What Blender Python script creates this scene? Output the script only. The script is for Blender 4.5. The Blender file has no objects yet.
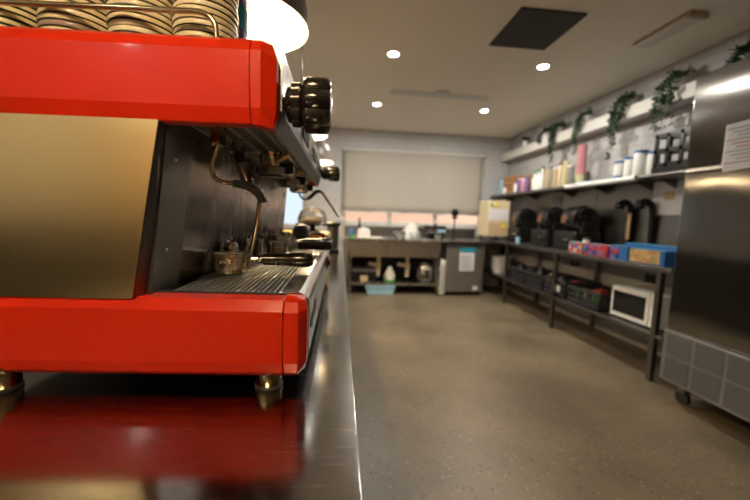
import bpy, math, random
from mathutils import Vector, Matrix
random.seed(7)
PI = math.pi
sc = bpy.context.scene
COL = sc.collection

# ---------------------------------------------------------------- camera
cam_data = bpy.data.cameras.new('camera')
cam_data.sensor_width = 36.0
cam_data.lens = 16.32
cam_data.clip_start = 0.02
cam_data.clip_end = 60
cam_data.dof.use_dof = True
cam_data.dof.focus_distance = 0.74
cam_data.dof.aperture_fstop = 1.9
cam = bpy.data.objects.new('camera', cam_data)
COL.objects.link(cam)
cam.matrix_world = Matrix.Translation((0, 0, 1.21)) @ Matrix((
    (0.99457985, -0.02188429, -0.10164641),
    (-0.09901475, 0.09901475, -0.99014754),
    (0.03173317, 0.99484529, 0.09631121))).to_4x4()
sc.camera = cam

# ---------------------------------------------------------------- world, sun, area lights, exposure
W = bpy.data.worlds.new('world'); sc.world = W; W.use_nodes = True
W.node_tree.nodes['Background'].inputs[0].default_value = (0.72, 0.86, 1.0, 1)
W.node_tree.nodes['Background'].inputs[1].default_value = 1.0

def light(name, kind, loc, energy, color, size=.1, rot=(0, 0, 0), parent=None, **kw):
    l = bpy.data.lights.new(name, kind); l.energy = energy; l.color = color
    if kind == 'AREA': l.shape = 'DISK'; l.size = size
    elif kind in ('POINT', 'SPOT'): l.shadow_soft_size = size
    for k, v in kw.items(): setattr(l, k, v)
    o = bpy.data.objects.new(name, l); COL.objects.link(o)
    o.location = loc; o.rotation_euler = rot
    if parent:
        o.parent = parent; o.location = Vector(loc) - parent.location
    return o
sun = light('sun', 'SUN', (0, -3, 8), 4.5, (1, .9, .8), rot=(math.radians(35), 0, 0), angle=.02)
sc.view_settings.view_transform = 'Standard'
sc.view_settings.look = 'None'
sc.view_settings.gamma = 1
sc.view_settings.use_curve_mapping = False
sc.view_settings.exposure = 0.15
try:
    sc.cycles.use_denoising = True
    sc.cycles.max_bounces = 8
    sc.cycles.sample_clamp_indirect = 6
    sc.cycles.blur_glossy = 0.5
except Exception: pass

DOWN = 13.0      # watts of a ceiling downlight
PEND = 14.0       # watts of a pendant bulb

# ---------------------------------------------------------------- materials
def mat(name, color, rough=.5, metal=0, noise=0, nscale=20, bump=0, bscale=80, emit=None, estr=0,
        coat=0, trans=0, stretch=(1, 1, 1), alpha=1, spec=.5, aniso=0, rvar=0, ior=1.45):
    m = bpy.data.materials.new(name); m.use_nodes = True
    nt = m.node_tree; b = nt.nodes['Principled BSDF']
    b.inputs['Base Color'].default_value = (*color, 1)
    b.inputs['Roughness'].default_value = rough
    b.inputs['Metallic'].default_value = metal
    b.inputs['Coat Weight'].default_value = coat
    b.inputs['Coat Roughness'].default_value = .06
    b.inputs['Transmission Weight'].default_value = trans
    b.inputs['Alpha'].default_value = alpha
    b.inputs['Specular IOR Level'].default_value = spec
    b.inputs['IOR'].default_value = ior
    tc = nt.nodes.new('ShaderNodeTexCoord'); mp = nt.nodes.new('ShaderNodeMapping')
    mp.inputs['Scale'].default_value = stretch
    nt.links.new(tc.outputs['Object'], mp.inputs['Vector'])
    n = nt.nodes.new('ShaderNodeTexNoise'); n.inputs['Scale'].default_value = nscale
    n.inputs['Detail'].default_value = 4
    nt.links.new(mp.outputs[0], n.inputs['Vector'])
    r = nt.nodes.new('ShaderNodeMapRange')
    r.inputs['To Min'].default_value = 1 - max(noise, .03); r.inputs['To Max'].default_value = 1 + max(noise, .03)
    nt.links.new(n.outputs['Fac'], r.inputs['Value'])
    mx = nt.nodes.new('ShaderNodeVectorMath'); mx.operation = 'SCALE'
    mx.inputs[0].default_value = color
    nt.links.new(r.outputs[0], mx.inputs['Scale'])
    nt.links.new(mx.outputs[0], b.inputs['Base Color'])
    if rvar:
        r2 = nt.nodes.new('ShaderNodeMapRange')
        r2.inputs['To Min'].default_value = max(0, rough - rvar); r2.inputs['To Max'].default_value = rough + rvar
        nt.links.new(n.outputs['Fac'], r2.inputs['Value']); nt.links.new(r2.outputs[0], b.inputs['Roughness'])
    if bump:
        n2 = nt.nodes.new('ShaderNodeTexNoise'); n2.inputs['Scale'].default_value = bscale
        nt.links.new(mp.outputs[0], n2.inputs['Vector'])
        bp = nt.nodes.new('ShaderNodeBump'); bp.inputs['Strength'].default_value = bump
        bp.inputs['Distance'].default_value = .002
        nt.links.new(n2.outputs['Fac'], bp.inputs['Height']); nt.links.new(bp.outputs[0], b.inputs['Normal'])
    if emit:
        b.inputs['Emission Color'].default_value = (*emit, 1); b.inputs['Emission Strength'].default_value = estr
    return m

def tile_mat(name, axis, c1, c2, mortar, bw=.15, bh=.075, rough=.25):
    m = mat(name, c1, rough)
    nt = m.node_tree; b = nt.nodes['Principled BSDF']
    tc = nt.nodes.new('ShaderNodeTexCoord'); sx = nt.nodes.new('ShaderNodeSeparateXYZ')
    cb = nt.nodes.new('ShaderNodeCombineXYZ')
    nt.links.new(tc.outputs['Object'], sx.inputs[0])
    nt.links.new(sx.outputs[axis], cb.inputs[0]); nt.links.new(sx.outputs[2], cb.inputs[1])
    br = nt.nodes.new('ShaderNodeTexBrick'); br.inputs['Scale'].default_value = 1
    br.inputs['Brick Width'].default_value = bw; br.inputs['Row Height'].default_value = bh
    br.inputs['Mortar Size'].default_value = .003 if bw < .3 else .01
    br.inputs['Color1'].default_value = (*c1, 1); br.inputs['Color2'].default_value = (*c2, 1)
    br.inputs['Mortar'].default_value = (*mortar, 1)
    nt.links.new(cb.outputs[0], br.inputs['Vector']); nt.links.new(br.outputs['Color'], b.inputs['Base Color'])
    bp = nt.nodes.new('ShaderNodeBump'); bp.inputs['Strength'].default_value = .4; bp.invert = True
    bp.inputs['Distance'].default_value = .003
    nt.links.new(br.outputs['Fac'], bp.inputs['Height']); nt.links.new(bp.outputs[0], b.inputs['Normal'])
    return m

def aniso_mat(name, color, rough, an, rot):
    m = mat(name, color, rough, 1, noise=.03, nscale=2, stretch=(1, 1, 8)); nt = m.node_tree; b = nt.nodes['Principled BSDF']
    b.inputs['Anisotropic'].default_value = an; b.inputs['Anisotropic Rotation'].default_value = rot
    tg = nt.nodes.new('ShaderNodeTangent'); tg.direction_type = 'RADIAL'; tg.axis = 'Z'
    nt.links.new(tg.outputs[0], b.inputs['Tangent'])
    tc = nt.nodes.new('ShaderNodeTexCoord'); n = nt.nodes.new('ShaderNodeTexNoise'); n.inputs['Scale'].default_value = 2.2; n.inputs['Detail'].default_value = 1
    nt.links.new(tc.outputs['Object'], n.inputs['Vector'])
    bp = nt.nodes.new('ShaderNodeBump'); bp.inputs['Strength'].default_value = .5; bp.inputs['Distance'].default_value = .012
    nt.links.new(n.outputs['Fac'], bp.inputs['Height']); nt.links.new(bp.outputs[0], b.inputs['Normal'])
    return m

def floor_mat():
    m = mat('polished_concrete', (.2, .165, .12), .3)
    nt = m.node_tree; b = nt.nodes['Principled BSDF']; L = nt.links
    tc = nt.nodes.new('ShaderNodeTexCoord')
    n = nt.nodes.new('ShaderNodeTexNoise'); n.inputs['Scale'].default_value = 1.7; n.inputs['Detail'].default_value = 8
    L.new(tc.outputs['Object'], n.inputs['Vector'])
    cr = nt.nodes.new('ShaderNodeValToRGB')
    cr.color_ramp.elements[0].position = .36; cr.color_ramp.elements[0].color = (.115, .092, .060, 1)
    cr.color_ramp.elements[1].position = .66; cr.color_ramp.elements[1].color = (.19, .150, .095, 1)
    L.new(n.outputs['Fac'], cr.inputs[0])
    prev = cr.outputs[0]
    for scale, thr, c in ((34, .20, (.045, .034, .026)), (22, .15, (.04, .03, .026)), (27, .16, (.34, .28, .20)), (80, .26, (.07, .055, .04))):
        v = nt.nodes.new('ShaderNodeTexVoronoi'); v.inputs['Scale'].default_value = scale
        mp = nt.nodes.new('ShaderNodeMapping'); mp.inputs['Location'].default_value = (scale, scale * .3, 0)
        L.new(tc.outputs['Object'], mp.inputs[0]); L.new(mp.outputs[0], v.inputs['Vector'])
        lt = nt.nodes.new('ShaderNodeMath'); lt.operation = 'LESS_THAN'; lt.inputs[1].default_value = thr
        L.new(v.outputs['Distance'], lt.inputs[0])
        sp = nt.nodes.new('ShaderNodeSeparateColor'); L.new(v.outputs['Color'], sp.inputs[0])
        g = nt.nodes.new('ShaderNodeMath'); g.operation = 'GREATER_THAN'; g.inputs[1].default_value = .45
        L.new(sp.outputs[0], g.inputs[0])
        mu = nt.nodes.new('ShaderNodeMath'); mu.operation = 'MULTIPLY'
        L.new(lt.outputs[0], mu.inputs[0]); L.new(g.outputs[0], mu.inputs[1])
        m8 = nt.nodes.new('ShaderNodeMath'); m8.operation = 'MULTIPLY'; m8.inputs[1].default_value = .7
        L.new(mu.outputs[0], m8.inputs[0])
        mx = nt.nodes.new('ShaderNodeMixRGB'); L.new(m8.outputs[0], mx.inputs[0]); L.new(prev, mx.inputs[1])
        mx.inputs[2].default_value = (*c, 1); prev = mx.outputs[0]
    L.new(prev, b.inputs['Base Color'])
    r = nt.nodes.new('ShaderNodeMapRange'); r.inputs['To Min'].default_value = .36; r.inputs['To Max'].default_value = .46
    L.new(n.outputs['Fac'], r.inputs['Value']); L.new(r.outputs[0], b.inputs['Roughness'])
    return m

def print_mat(name, cols, scale):
    m = mat(name, cols[0], .45); nt = m.node_tree; b = nt.nodes['Principled BSDF']; L = nt.links
    tc = nt.nodes.new('ShaderNodeTexCoord'); v = nt.nodes.new('ShaderNodeTexVoronoi'); v.inputs['Scale'].default_value = scale
    L.new(tc.outputs['Object'], v.inputs['Vector'])
    sp = nt.nodes.new('ShaderNodeSeparateColor'); L.new(v.outputs['Color'], sp.inputs[0])
    cr = nt.nodes.new('ShaderNodeValToRGB'); cr.color_ramp.interpolation = 'CONSTANT'
    while len(cr.color_ramp.elements) < len(cols): cr.color_ramp.elements.new(.5)
    for i, c in enumerate(cols): cr.color_ramp.elements[i].position = i/len(cols); cr.color_ramp.elements[i].color = (*c, 1)
    L.new(sp.outputs[0], cr.inputs[0]); L.new(cr.outputs[0], b.inputs['Base Color'])
    return m

def bench_mat():      # scratched stainless worktop
    m = mat('scratched_steel', (.33, .32, .31), .14, 1)
    nt = m.node_tree; b = nt.nodes['Principled BSDF']; L = nt.links
    tc = nt.nodes.new('ShaderNodeTexCoord'); prev = None
    for ang, st in ((.5, 1), (-.7, 2), (1.35, 3), (.1, 4)):
        mp = nt.nodes.new('ShaderNodeMapping'); mp.inputs['Rotation'].default_value = (0, 0, ang)
        mp.inputs['Scale'].default_value = (9, 1100, 1); mp.inputs['Location'].default_value = (st, st, 0)
        L.new(tc.outputs['Object'], mp.inputs[0])
        n = nt.nodes.new('ShaderNodeTexNoise'); n.inputs['Scale'].default_value = 1.0; n.inputs['Detail'].default_value = 1
        L.new(mp.outputs[0], n.inputs['Vector'])
        r = nt.nodes.new('ShaderNodeMapRange'); r.inputs['From Min'].default_value = .70; r.inputs['From Max'].default_value = .80
        L.new(n.outputs['Fac'], r.inputs['Value'])
        if prev is None: prev = r.outputs[0]
        else:
            a = nt.nodes.new('ShaderNodeMath'); a.operation = 'MAXIMUM'
            L.new(prev, a.inputs[0]); L.new(r.outputs[0], a.inputs[1]); prev = a.outputs[0]
    n = nt.nodes.new('ShaderNodeTexNoise'); n.inputs['Scale'].default_value = 9; L.new(tc.outputs['Object'], n.inputs['Vector'])
    rr = nt.nodes.new('ShaderNodeMapRange'); rr.inputs['To Min'].default_value = .11; rr.inputs['To Max'].default_value = .17
    L.new(n.outputs['Fac'], rr.inputs['Value'])
    ad = nt.nodes.new('ShaderNodeMath'); ad.operation = 'MULTIPLY_ADD'; ad.inputs[1].default_value = .22
    L.new(prev, ad.inputs[0]); L.new(rr.outputs[0], ad.inputs[2]); L.new(ad.outputs[0], b.inputs['Roughness'])
    bp = nt.nodes.new('ShaderNodeBump'); bp.inputs['Strength'].default_value = .08; bp.inputs['Distance'].default_value = .0005
    L.new(prev, bp.inputs['Height']); L.new(bp.outputs[0], b.inputs['Normal'])
    return m

M = dict(
    red=mat('red_enamel', (.54, .019, .002), .36, coat=.12, spec=.2, noise=.03, nscale=3),
    warm_tint=mat('warm_tinted_panel', (.78, .60, .30), .24, 1, noise=.04, nscale=2, stretch=(1, 1, 6), rvar=.02),  # stainless steel; the warm room it reflects is tinted into its colour
    steel=mat('brushed_steel', (.50, .49, .47), .27, 1, noise=.06, nscale=6, stretch=(1, 8, 1), rvar=.06),
    steel_d=mat('dull_steel', (.21, .20, .19), .35, 1, noise=.12, nscale=7, rvar=.08),
    splash=mat('stained_backsplash_steel', (.24, .20, .175), .25, 1, noise=.6, nscale=7, stretch=(1, 3, .6), rvar=.12),
    smooth=mat('smooth_steel', (.50, .50, .50), .2, 1, noise=.03, nscale=3),
    apron=mat('apron_steel', (.55, .52, .49), .3, 1, noise=.1, nscale=4, stretch=(6, 1, .4), rvar=.1),
    print_a=print_mat('red_blue_print', [(.42, .03, .03), (.02, .08, .28), (.38, .42, .46), (.42, .03, .03), (.04, .2, .34), (.45, .33, .2)], 26),
    print_b=print_mat('red_navy_print', [(.40, .03, .04), (.02, .04, .16), (.05, .16, .36), (.42, .04, .04)], 24),
    print_c=print_mat('tan_food_print', [(.42, .27, .12), (.5, .34, .16), (.36, .2, .08), (.46, .3, .14), (.25, .25, .08)], 30),
    grate=mat('grate_steel', (.62, .58, .52), .28, 1, noise=.03),
    plate=mat('perforated_plate', (.30, .28, .25), .45, .4, noise=.1),
    basket=mat('basket_steel', (.66, .58, .46), .16, .9, noise=.1, nscale=30),
    dulled=mat('dulled_rail', (.30, .26, .20), .5, .5),
    fascia=mat('fascia_steel', (.13, .125, .12), .6, .3, noise=.08),
    chiller=mat('chiller_steel', (.34, .31, .28), .42, .8, noise=.08),
    chrome=mat('chrome', (.75, .73, .70), .07, 1),
    wand=mat('worn_tinted_chrome', (.60, .48, .30), .14, 1, noise=.15, nscale=30),  # chrome of uneven tone, warm reflections tinted into the base colour
    black=mat('black_plastic', (.012, .011, .010), .25, noise=.1),
    knob=mat('glossy_black_bakelite', (.014, .011, .008), .16, coat=.5),
    rubber=mat('black_rubber', (.02, .018, .015), .5),
    dark=mat('dark_metal', (.03, .028, .026), .5, .6),  # near-black metal of trays, plinths and cupboards
    cream=mat('cream_china', (.86, .72, .45), .25, noise=.06, coat=.3),
    creamb=mat('pale_cream_china', (.88, .76, .52), .25, noise=.06, coat=.3),
    g_green=mat('dark_green_glaze', (.015, .05, .015), .25),
    g_brown=mat('dark_brown_glaze', (.035, .02, .01), .25),
    g_grey=mat('grey_pink_glaze', (.3, .22, .18), .25),
    g_blue=mat('blue_grey_glaze', (.07, .12, .13), .25),
    ceil=mat('ceiling_paint', (.86, .80, .71), .7, noise=.02, nscale=3),
    plaster=mat('wall_plaster', (.55, .52, .47), .7, noise=.03),
    warmwall=mat('warm_timber_wall', (.62, .42, .20), .5, noise=.25, nscale=3, stretch=(8, 8, .6)),
    wtile=tile_mat('back_wall_tile', 0, (.52, .52, .52), (.49, .49, .49), (.36, .36, .36), .2, .1, .5),
    rtile=tile_mat('side_wall_tile', 1, (.45, .435, .43), (.41, .40, .40), (.32, .31, .30), rough=.45),
    brick=tile_mat('sunlit_brick', 0, (.80, .52, .38), (.76, .47, .33), (.7, .55, .45), .23, .085, .8),
    floor=floor_mat(),
    bench=bench_mat(),
    frame=mat('white_window_frame', (.62, .62, .60), .4),
    blind=mat('beige_blind_fabric', (.42, .39, .34), .85, noise=.05, nscale=2, stretch=(3, 1, .3)),
    glass=mat('window_glass', (1, 1, 1), 0, trans=1, ior=1.01),
    clear=mat('clear_plastic', (.9, .93, .95), .08, trans=.9, ior=1.2),
    shade_o=mat('pendant_bronze', (.17, .145, .13), .4, .3),
    shade_i=mat('pendant_white_inside', (.95, .9, .8), .6),
    bulb=mat('bulb_glow', (1, .9, .7), .5, emit=(1, .82, .55), estr=40),
    led=mat('downlight_glow', (1, 1, 1), .5, emit=(1, .95, .88), estr=30),
    white=mat('white_plastic', (.72, .72, .70), .35),
    offwhite=mat('offwhite_paint', (.62, .60, .56), .45, noise=.03),
    panel=mat('charcoal_panel', (.05, .05, .047), .8, noise=.1),
    yellowed=mat('yellowed_plastic', (.45, .37, .22), .5),
    leaf=mat('ivy_leaf', (.022, .055, .020), .45, noise=.4, nscale=15),
    leaf2=mat('fresh_leaf', (.04, .09, .026), .45, noise=.4, nscale=15),
    stem=mat('plant_stem', (.06, .07, .03), .6),
    soil=mat('potting_soil', (.03, .02, .012), .9),
    fridge=aniso_mat('brushed_fridge_steel', (.25, .24, .23), .15, .85, 0.0),
    grille=mat('grille_steel', (.30, .31, .33), .4, .7),
    mesh=mat('dark_mesh', (.15, .155, .17), .5, .5),
    paper=mat('white_paper', (.70, .69, .70), .8),
    ink=mat('grey_ink', (.25, .25, .27), .8), inkred=mat('red_ink', (.5, .1, .08), .8),
    grey=mat('grey_plastic', (.12, .12, .13), .5),
    crate=mat('dark_crate_plastic', (.03, .03, .034), .45),
    blue=mat('blue_plastic', (.02, .11, .34), .4), teal=mat('teal_plastic', (.02, .25, .35), .4),
    ltblue=mat('light_blue_plastic', (.28, .48, .62), .4),
    purple=mat('purple_plastic', (.17, .12, .27), .4), pink=mat('pink_plastic', (.62, .28, .31), .45),
    yellow=mat('yellow_plastic', (.8, .6, .1), .4), paleyellow=mat('pale_yellow_plastic', (.58, .53, .28), .45),
    green=mat('green_plastic', (.06, .3, .06), .45), redp=mat('red_card', (.40, .03, .03), .45),
    wood=mat('light_wood', (.36, .19, .08), .55, noise=.25, nscale=5, stretch=(6, 6, 1)),
    card=mat('tan_card', (.50, .37, .21), .6, noise=.05), cardbox=mat('cream_cabinet', (.68, .58, .38), .5),
    beige=mat('beige_pvc', (.62, .52, .38), .45),
    jar=mat('frosted_jar', (.42, .42, .36), .2, trans=.4, ior=1.2),
    copper=mat('copper_brown', (.30, .14, .08), .3, .8), goldp=mat('polished_gold_strip', (.66, .50, .26), .42, 1),
    black_glass=mat('black_glass', (.008, .008, .009), .06, coat=.4),
    glowwhite=mat('backlit_white', (.8, .85, .9), .6),
)

# ---------------------------------------------------------------- mesh building
class MB:
    def __init__(s): s.v = []; s.f = []; s.m = []; s.s = []
    def add(s, vs, fs, mi=0, smooth=False):
        o = len(s.v); s.v += [Vector(v) for v in vs]
        for f in fs: s.f.append([i + o for i in f]); s.m.append(mi); s.s.append(smooth)
        return s
    def box(s, a, b, mi=0):
        x0, x1 = sorted((a[0], b[0])); y0, y1 = sorted((a[1], b[1])); z0, z1 = sorted((a[2], b[2]))
        return s.add([(x0,y0,z0),(x1,y0,z0),(x1,y1,z0),(x0,y1,z0),(x0,y0,z1),(x1,y0,z1),(x1,y1,z1),(x0,y1,z1)],
                     [(0,3,2,1),(4,5,6,7),(0,1,5,4),(1,2,6,5),(2,3,7,6),(3,0,4,7)], mi)
    def prism(s, poly, axis, a, b, mi=0, smooth=False):
        # poly: 2-D points in the two other axes (in order), extruded along axis
        def P(u, v, w): return {0: (w, u, v), 1: (u, w, v), 2: (u, v, w)}[axis]
        n = len(poly)
        s.add([P(u, v, a) for u, v in poly] + [P(u, v, b) for u, v in poly], [], mi)
        o = len(s.v) - 2 * n
        for f in [list(range(n))[::-1], list(range(n, 2 * n))]: s.f.append([i + o for i in f]); s.m.append(mi); s.s.append(False)
        for i in range(n):
            j = (i + 1) % n
            s.f.append([o + i, o + j, o + n + j, o + n + i]); s.m.append(mi); s.s.append(smooth)
        return s
    def lathe(s, prof, at=(0, 0, 0), d=(0, 0, 1), seg=24, mi=0, smooth=True, lobes=0, amp=0):
        d = Vector(d).normalized(); q = d.to_track_quat('Z', 'Y'); at = Vector(at)
        vs = []; fs = []
        for r, h in prof:
            for k in range(seg):
                a = 2 * PI * k / seg
                rr = max(r, 1e-5) * (1 + (amp * (abs(math.cos(lobes * a / 2)) - .6) if lobes else 0))
                vs.append(at + q @ Vector((rr * math.cos(a), rr * math.sin(a), h)))
        n = len(prof)
        for i in range(n - 1):
            for k in range(seg):
                k2 = (k + 1) % seg
                fs.append((i*seg+k, i*seg+k2, (i+1)*seg+k2, (i+1)*seg+k))
        fs.append(tuple(range(seg))[::-1]); fs.append(tuple(range((n-1)*seg, n*seg)))
        return s.add(vs, fs, mi, smooth)
    def cyl(s, a, b, r, r2=None, seg=16, mi=0, smooth=True):
        a = Vector(a); b = Vector(b)
        return s.lathe([(r, 0), (r if r2 is None else r2, (b - a).length)], a, b - a, seg, mi, smooth)
    def tube(s, pts, r, seg=10, mi=0, sub=5):
        pts = [Vector(p) for p in pts]
        rs = r if isinstance(r, (list, tuple)) else [r] * len(pts)
        if sub > 1 and len(pts) > 2:
            P2 = []; R2 = []
            for i in range(len(pts) - 1):
                p0 = pts[max(i-1, 0)]; p1 = pts[i]; p2 = pts[i+1]; p3 = pts[min(i+2, len(pts)-1)]
                for k in range(sub):
                    t = k / sub
                    P2.append(.5*((2*p1)+(p2-p0)*t+(2*p0-5*p1+4*p2-p3)*t*t+(3*p1-p0-3*p2+p3)*t**3)); R2.append(rs[i]*(1-t)+rs[i+1]*t)
            P2.append(pts[-1]); R2.append(rs[-1]); pts, rs = P2, R2
        vs = []; fs = []; n = len(pts); up = None
        for i, p in enumerate(pts):
            t = (pts[min(i+1, n-1)] - pts[max(i-1, 0)]).normalized()
            if up is None: up = t.orthogonal().normalized()
            up = (up - t * up.dot(t)).normalized(); w = t.cross(up)
            for k in range(seg):
                a = 2*PI*k/seg; vs.append(p + (up*math.cos(a) + w*math.sin(a)) * rs[i])
        for i in range(n-1):
            for k in range(seg):
                k2 = (k+1) % seg; fs.append((i*seg+k, i*seg+k2, (i+1)*seg+k2, (i+1)*seg+k))
        fs.append(tuple(range(seg))[::-1]); fs.append(tuple(range((n-1)*seg, n*seg)))
        return s.add(vs, fs, mi, True)
    def hull(s, pts, mi=0):
        import bmesh
        bm = bmesh.new()
        for p in pts: bm.verts.new(p)
        r = bmesh.ops.convex_hull(bm, input=bm.verts)
        bm.verts.ensure_lookup_table()
        used = {v for f in bm.faces for v in f.verts}
        idx = {v: i for i, v in enumerate(used)}
        s.add([v.co.copy() for v in used], [[idx[v] for v in f.verts] for f in bm.faces], mi)
        bm.free(); return s
    def build(s, name, mats, parent=None, bevel=0, base=None, bseg=2):
        if not isinstance(mats, (list, tuple)): mats = [mats]
        off = Vector((0, 0, 0)); p = parent; top = None
        while p: off += p.location; top = p; p = p.parent
        if base is not None: off = Vector(base)
        if top is not None and top.name == 'espresso_machine':      # its end walls stand slightly out of square
            for v in s.v: v.y += .06 * (-.06 - v.x)
        me = bpy.data.meshes.new(name)
        me.from_pydata([v - off for v in s.v], [], s.f)
        for m in mats: me.materials.append(m)
        for i, pl in enumerate(me.polygons): pl.material_index = s.m[i]; pl.use_smooth = s.s[i]
        me.update()
        import bmesh
        bm = bmesh.new(); bm.from_mesh(me); bmesh.ops.recalc_face_normals(bm, faces=bm.faces); bm.to_mesh(me); bm.free()
        o = bpy.data.objects.new(name, me); COL.objects.link(o)
        if parent: o.parent = parent
        elif base is not None: o.location = base
        if bevel:
            b = o.modifiers.new('bevel', 'BEVEL'); b.width = bevel; b.segments = bseg; b.limit_method = 'ANGLE'; b.angle_limit = .7
        if any(s.s):
            e = o.modifiers.new('edge', 'EDGE_SPLIT'); e.split_angle = .7
        return o
def tag(o, label, cat, group=None):
    o['label'] = label; o['category'] = cat
    if group: o['group'] = group
    return o
def thing(name, label, cat, loc=(0, 0, 0), group=None):
    o = bpy.data.objects.new(name, None); COL.objects.link(o); o.location = loc; o.empty_display_size = .05
    return tag(o, label, cat, group)
def struct(o): o['kind'] = 'structure'; return o
def dup(root, loc, label, group=None, swap=None):
    r = root.copy(); COL.objects.link(r); r.location = loc; r['label'] = label
    if group: r['group'] = group
    for ch in list(root.children):
        c = ch.copy(); COL.objects.link(c); c.parent = r
        for g in list(ch.children):
            d = g.copy(); COL.objects.link(d); d.parent = c
    return r

# ================================================================ THE ROOM
X0, X1, Y0, Y1, ZC = -3.2, 3.0, -2.8, 6.0, 2.70
struct(MB().box((X0, Y0, -.1), (X1, Y1, 0)).build('floor', M['floor']))
struct(MB().box((X0-.1, Y0-.1, ZC), (X1+.1, Y1+.2, ZC+.15)).build('ceiling', M['ceil']))
struct(MB().box((X0-.1, Y0, 0), (X0, Y1, ZC)).build('wall_left', M['plaster']))
struct(MB().box((X1, Y0, 0), (X1+.1, Y1, ZC)).build('wall_right', M['rtile']))
struct(MB().box((X0, Y0-.1, 0), (X1, Y0, ZC)).build('wall_front', M['warmwall']))
# back wall with two window openings
wb = MB(); y0, y1 = Y1, Y1+.2
WX0, WX1, WZ0, WZ1 = .03, 2.56, 1.085, 2.36
VX0, VX1, VZ0, VZ1 = -1.7, -.62, 1.0, 1.72
wb.box((X0, y0, 0), (VX0, y1, ZC)); wb.box((VX0, y0, 0), (VX1, y1, VZ0)); wb.box((VX0, y0, VZ1), (VX1, y1, ZC))
wb.box((VX1, y0, 0), (WX0, y1, ZC)); wb.box((WX0, y0, 0), (WX1, y1, WZ0)); wb.box((WX0, y0, WZ1), (WX1, y1, ZC))
wb.box((WX1, y0, 0), (X1+.1, y1, ZC))
struct(wb.build('wall_back', M['wtile']))
def window(n, x0, x1, z0, z1, mull):
    w = struct(bpy.data.objects.new(f'window_{n}', None)); COL.objects.link(w); w.location = ((x0+x1)/2, Y1+.06, z0)
    f = MB(); t = .05
    f.box((x0, Y1+.03, z0), (x1, Y1+.1, z0+t)); f.box((x0, Y1+.03, z1-t), (x1, Y1+.1, z1))
    f.box((x0, Y1+.03, z0), (x0+t, Y1+.1, z1)); f.box((x1-t, Y1+.03, z0), (x1, Y1+.1, z1))
    for m in mull: f.box((m-.035, Y1+.03, z0), (m+.035, Y1+.1, z1))
    f.build('window_frame', M['frame'], w, .004)
    e = [x0+t] + [v for m in mull for v in (m-.035, m+.035)] + [x1-t]
    for a, b in zip(e[::2], e[1::2]):
        MB().box((a, Y1+.06, z0+t), (b, Y1+.066, z1-t)).build('pane', M['glass'], w)
    MB().box((x0-.02, Y1-.03, z0-.03), (x1+.02, Y1+.1, z0)).build('window_sill', M['frame'], w, .004)
window(1, WX0, WX1, WZ0, WZ1, [.86, 1.70])
window(2, VX0, VX1, VZ0, VZ1, [])
o = MB().box((-.1, 7.7, -.2), (5, 7.9, 3.2)).build('wall_outside', M['brick']); struct(o)
struct(MB().box((-3.5, 6.2, -.2), (5, 7.7, -.1)).build('ground', M['plaster']))
# high tiled-in ledge along the right wall
struct(MB().box((2.84, 1.2, 2.275), (3.0, 6.0, 2.40)).build('trim_1', M['offwhite'], bevel=.004))

# roller blind
bl = thing('roller_blind', 'long beige roller blind pulled down over the wide back window', 'blind', (1.26, 5.95, 1.29))
f = MB(); n = 28
vs = []
for i in range(n+1):
    x = .02 + (2.50-.02) * i / n
    for j in range(9):
        z = 1.30 + (2.33-1.30) * j / 8
        dy = .010*math.sin(i*.9+j*.25)*(1-j/9) + (.02*math.exp(-((x-2.1-.25*(z-1.3))/.06)**2))*(1-j/9)
        vs.append((x, 5.955+dy, z))
fs = [(i*9+j, (i+1)*9+j, (i+1)*9+j+1, i*9+j+1) for i in range(n) for j in range(8)]
f.add(vs, fs, 0, True)
o = f.build('blind_fabric', M['blind'], bl); sm = o.modifiers.new('thick', 'SOLIDIFY'); sm.thickness = .002
MB().cyl((.0, 5.955, 2.345), (2.52, 5.955, 2.345), .025).build('roller_tube', M['offwhite'], bl)
MB().box((.02, 5.945, 1.285), (2.50, 5.967, 1.31)).build('bottom_rail', M['offwhite'], bl, .003)

# ---------------------------------------------------------------- ceiling fittings
first = None
for x, y, lb in ((.443, 3.23, 'round downlight in the ceiling, left one of the nearer pair'), (1.896, 3.24, 'round downlight in the ceiling, right one of the nearer pair beside the dark panel'),
              (.44, 4.64, 'round downlight in the ceiling, left one of the far pair by the blind'), (1.91, 4.62, 'round downlight in the ceiling, right one of the far pair by the plant ledge'),
              
             
              (-2.2, -1.9, 'added unseen downlight behind the viewpoint, washing the timber wall for warm reflections')):  # last lamp is unseen, added to brighten the wall mirrored in the end panel
    if first is None:
        t = thing('downlight', lb, 'light', (x, y, ZC), 'round ceiling downlights')
        MB().lathe([(.058, 0), (.058, -.006), (.048, -.008), (.048, -.003)], (x, y, ZC), seg=28).build('trim_ring', M['white'], t)
        MB().lathe([(.047, -.004), (.045, -.0085)], (x, y, ZC), seg=28).build('lens', M['led'], t)
        first = t
    else: t = dup(first, (x, y, ZC), lb)
    light('downlight_beam', 'AREA', (x, y, ZC-.012), DOWN, (1, .93, .83), .09, parent=t)
o = MB().box((1.22, 2.41, ZC-.012), (1.715, 2.935, ZC)).build('ceiling_access_panel', M['panel'], base=(1.467, 2.67, ZC), bevel=.003)
tag(o, 'square charcoal grey panel set in the ceiling', 'panel')
ft = thing('ceiling_batten', 'long shallow fitting with yellowed edge on the ceiling near the fridge', 'light fitting', (2.42, 2.55, ZC))
MB().prism([(2.375, ZC), (2.385, ZC-.035), (2.50, ZC-.035), (2.51, ZC)], 1, 2.30, 2.72).build('diffuser', M['offwhite'], ft, .004)
MB().box((2.36, 2.29, ZC-.015), (2.373, 2.73, ZC)).build('side_strip', M['yellowed'], ft)
MB().box((2.365, 2.27, ZC-.038), (2.515, 2.299, ZC)).build('end_cap', M['yellowed'], ft, .003)
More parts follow.
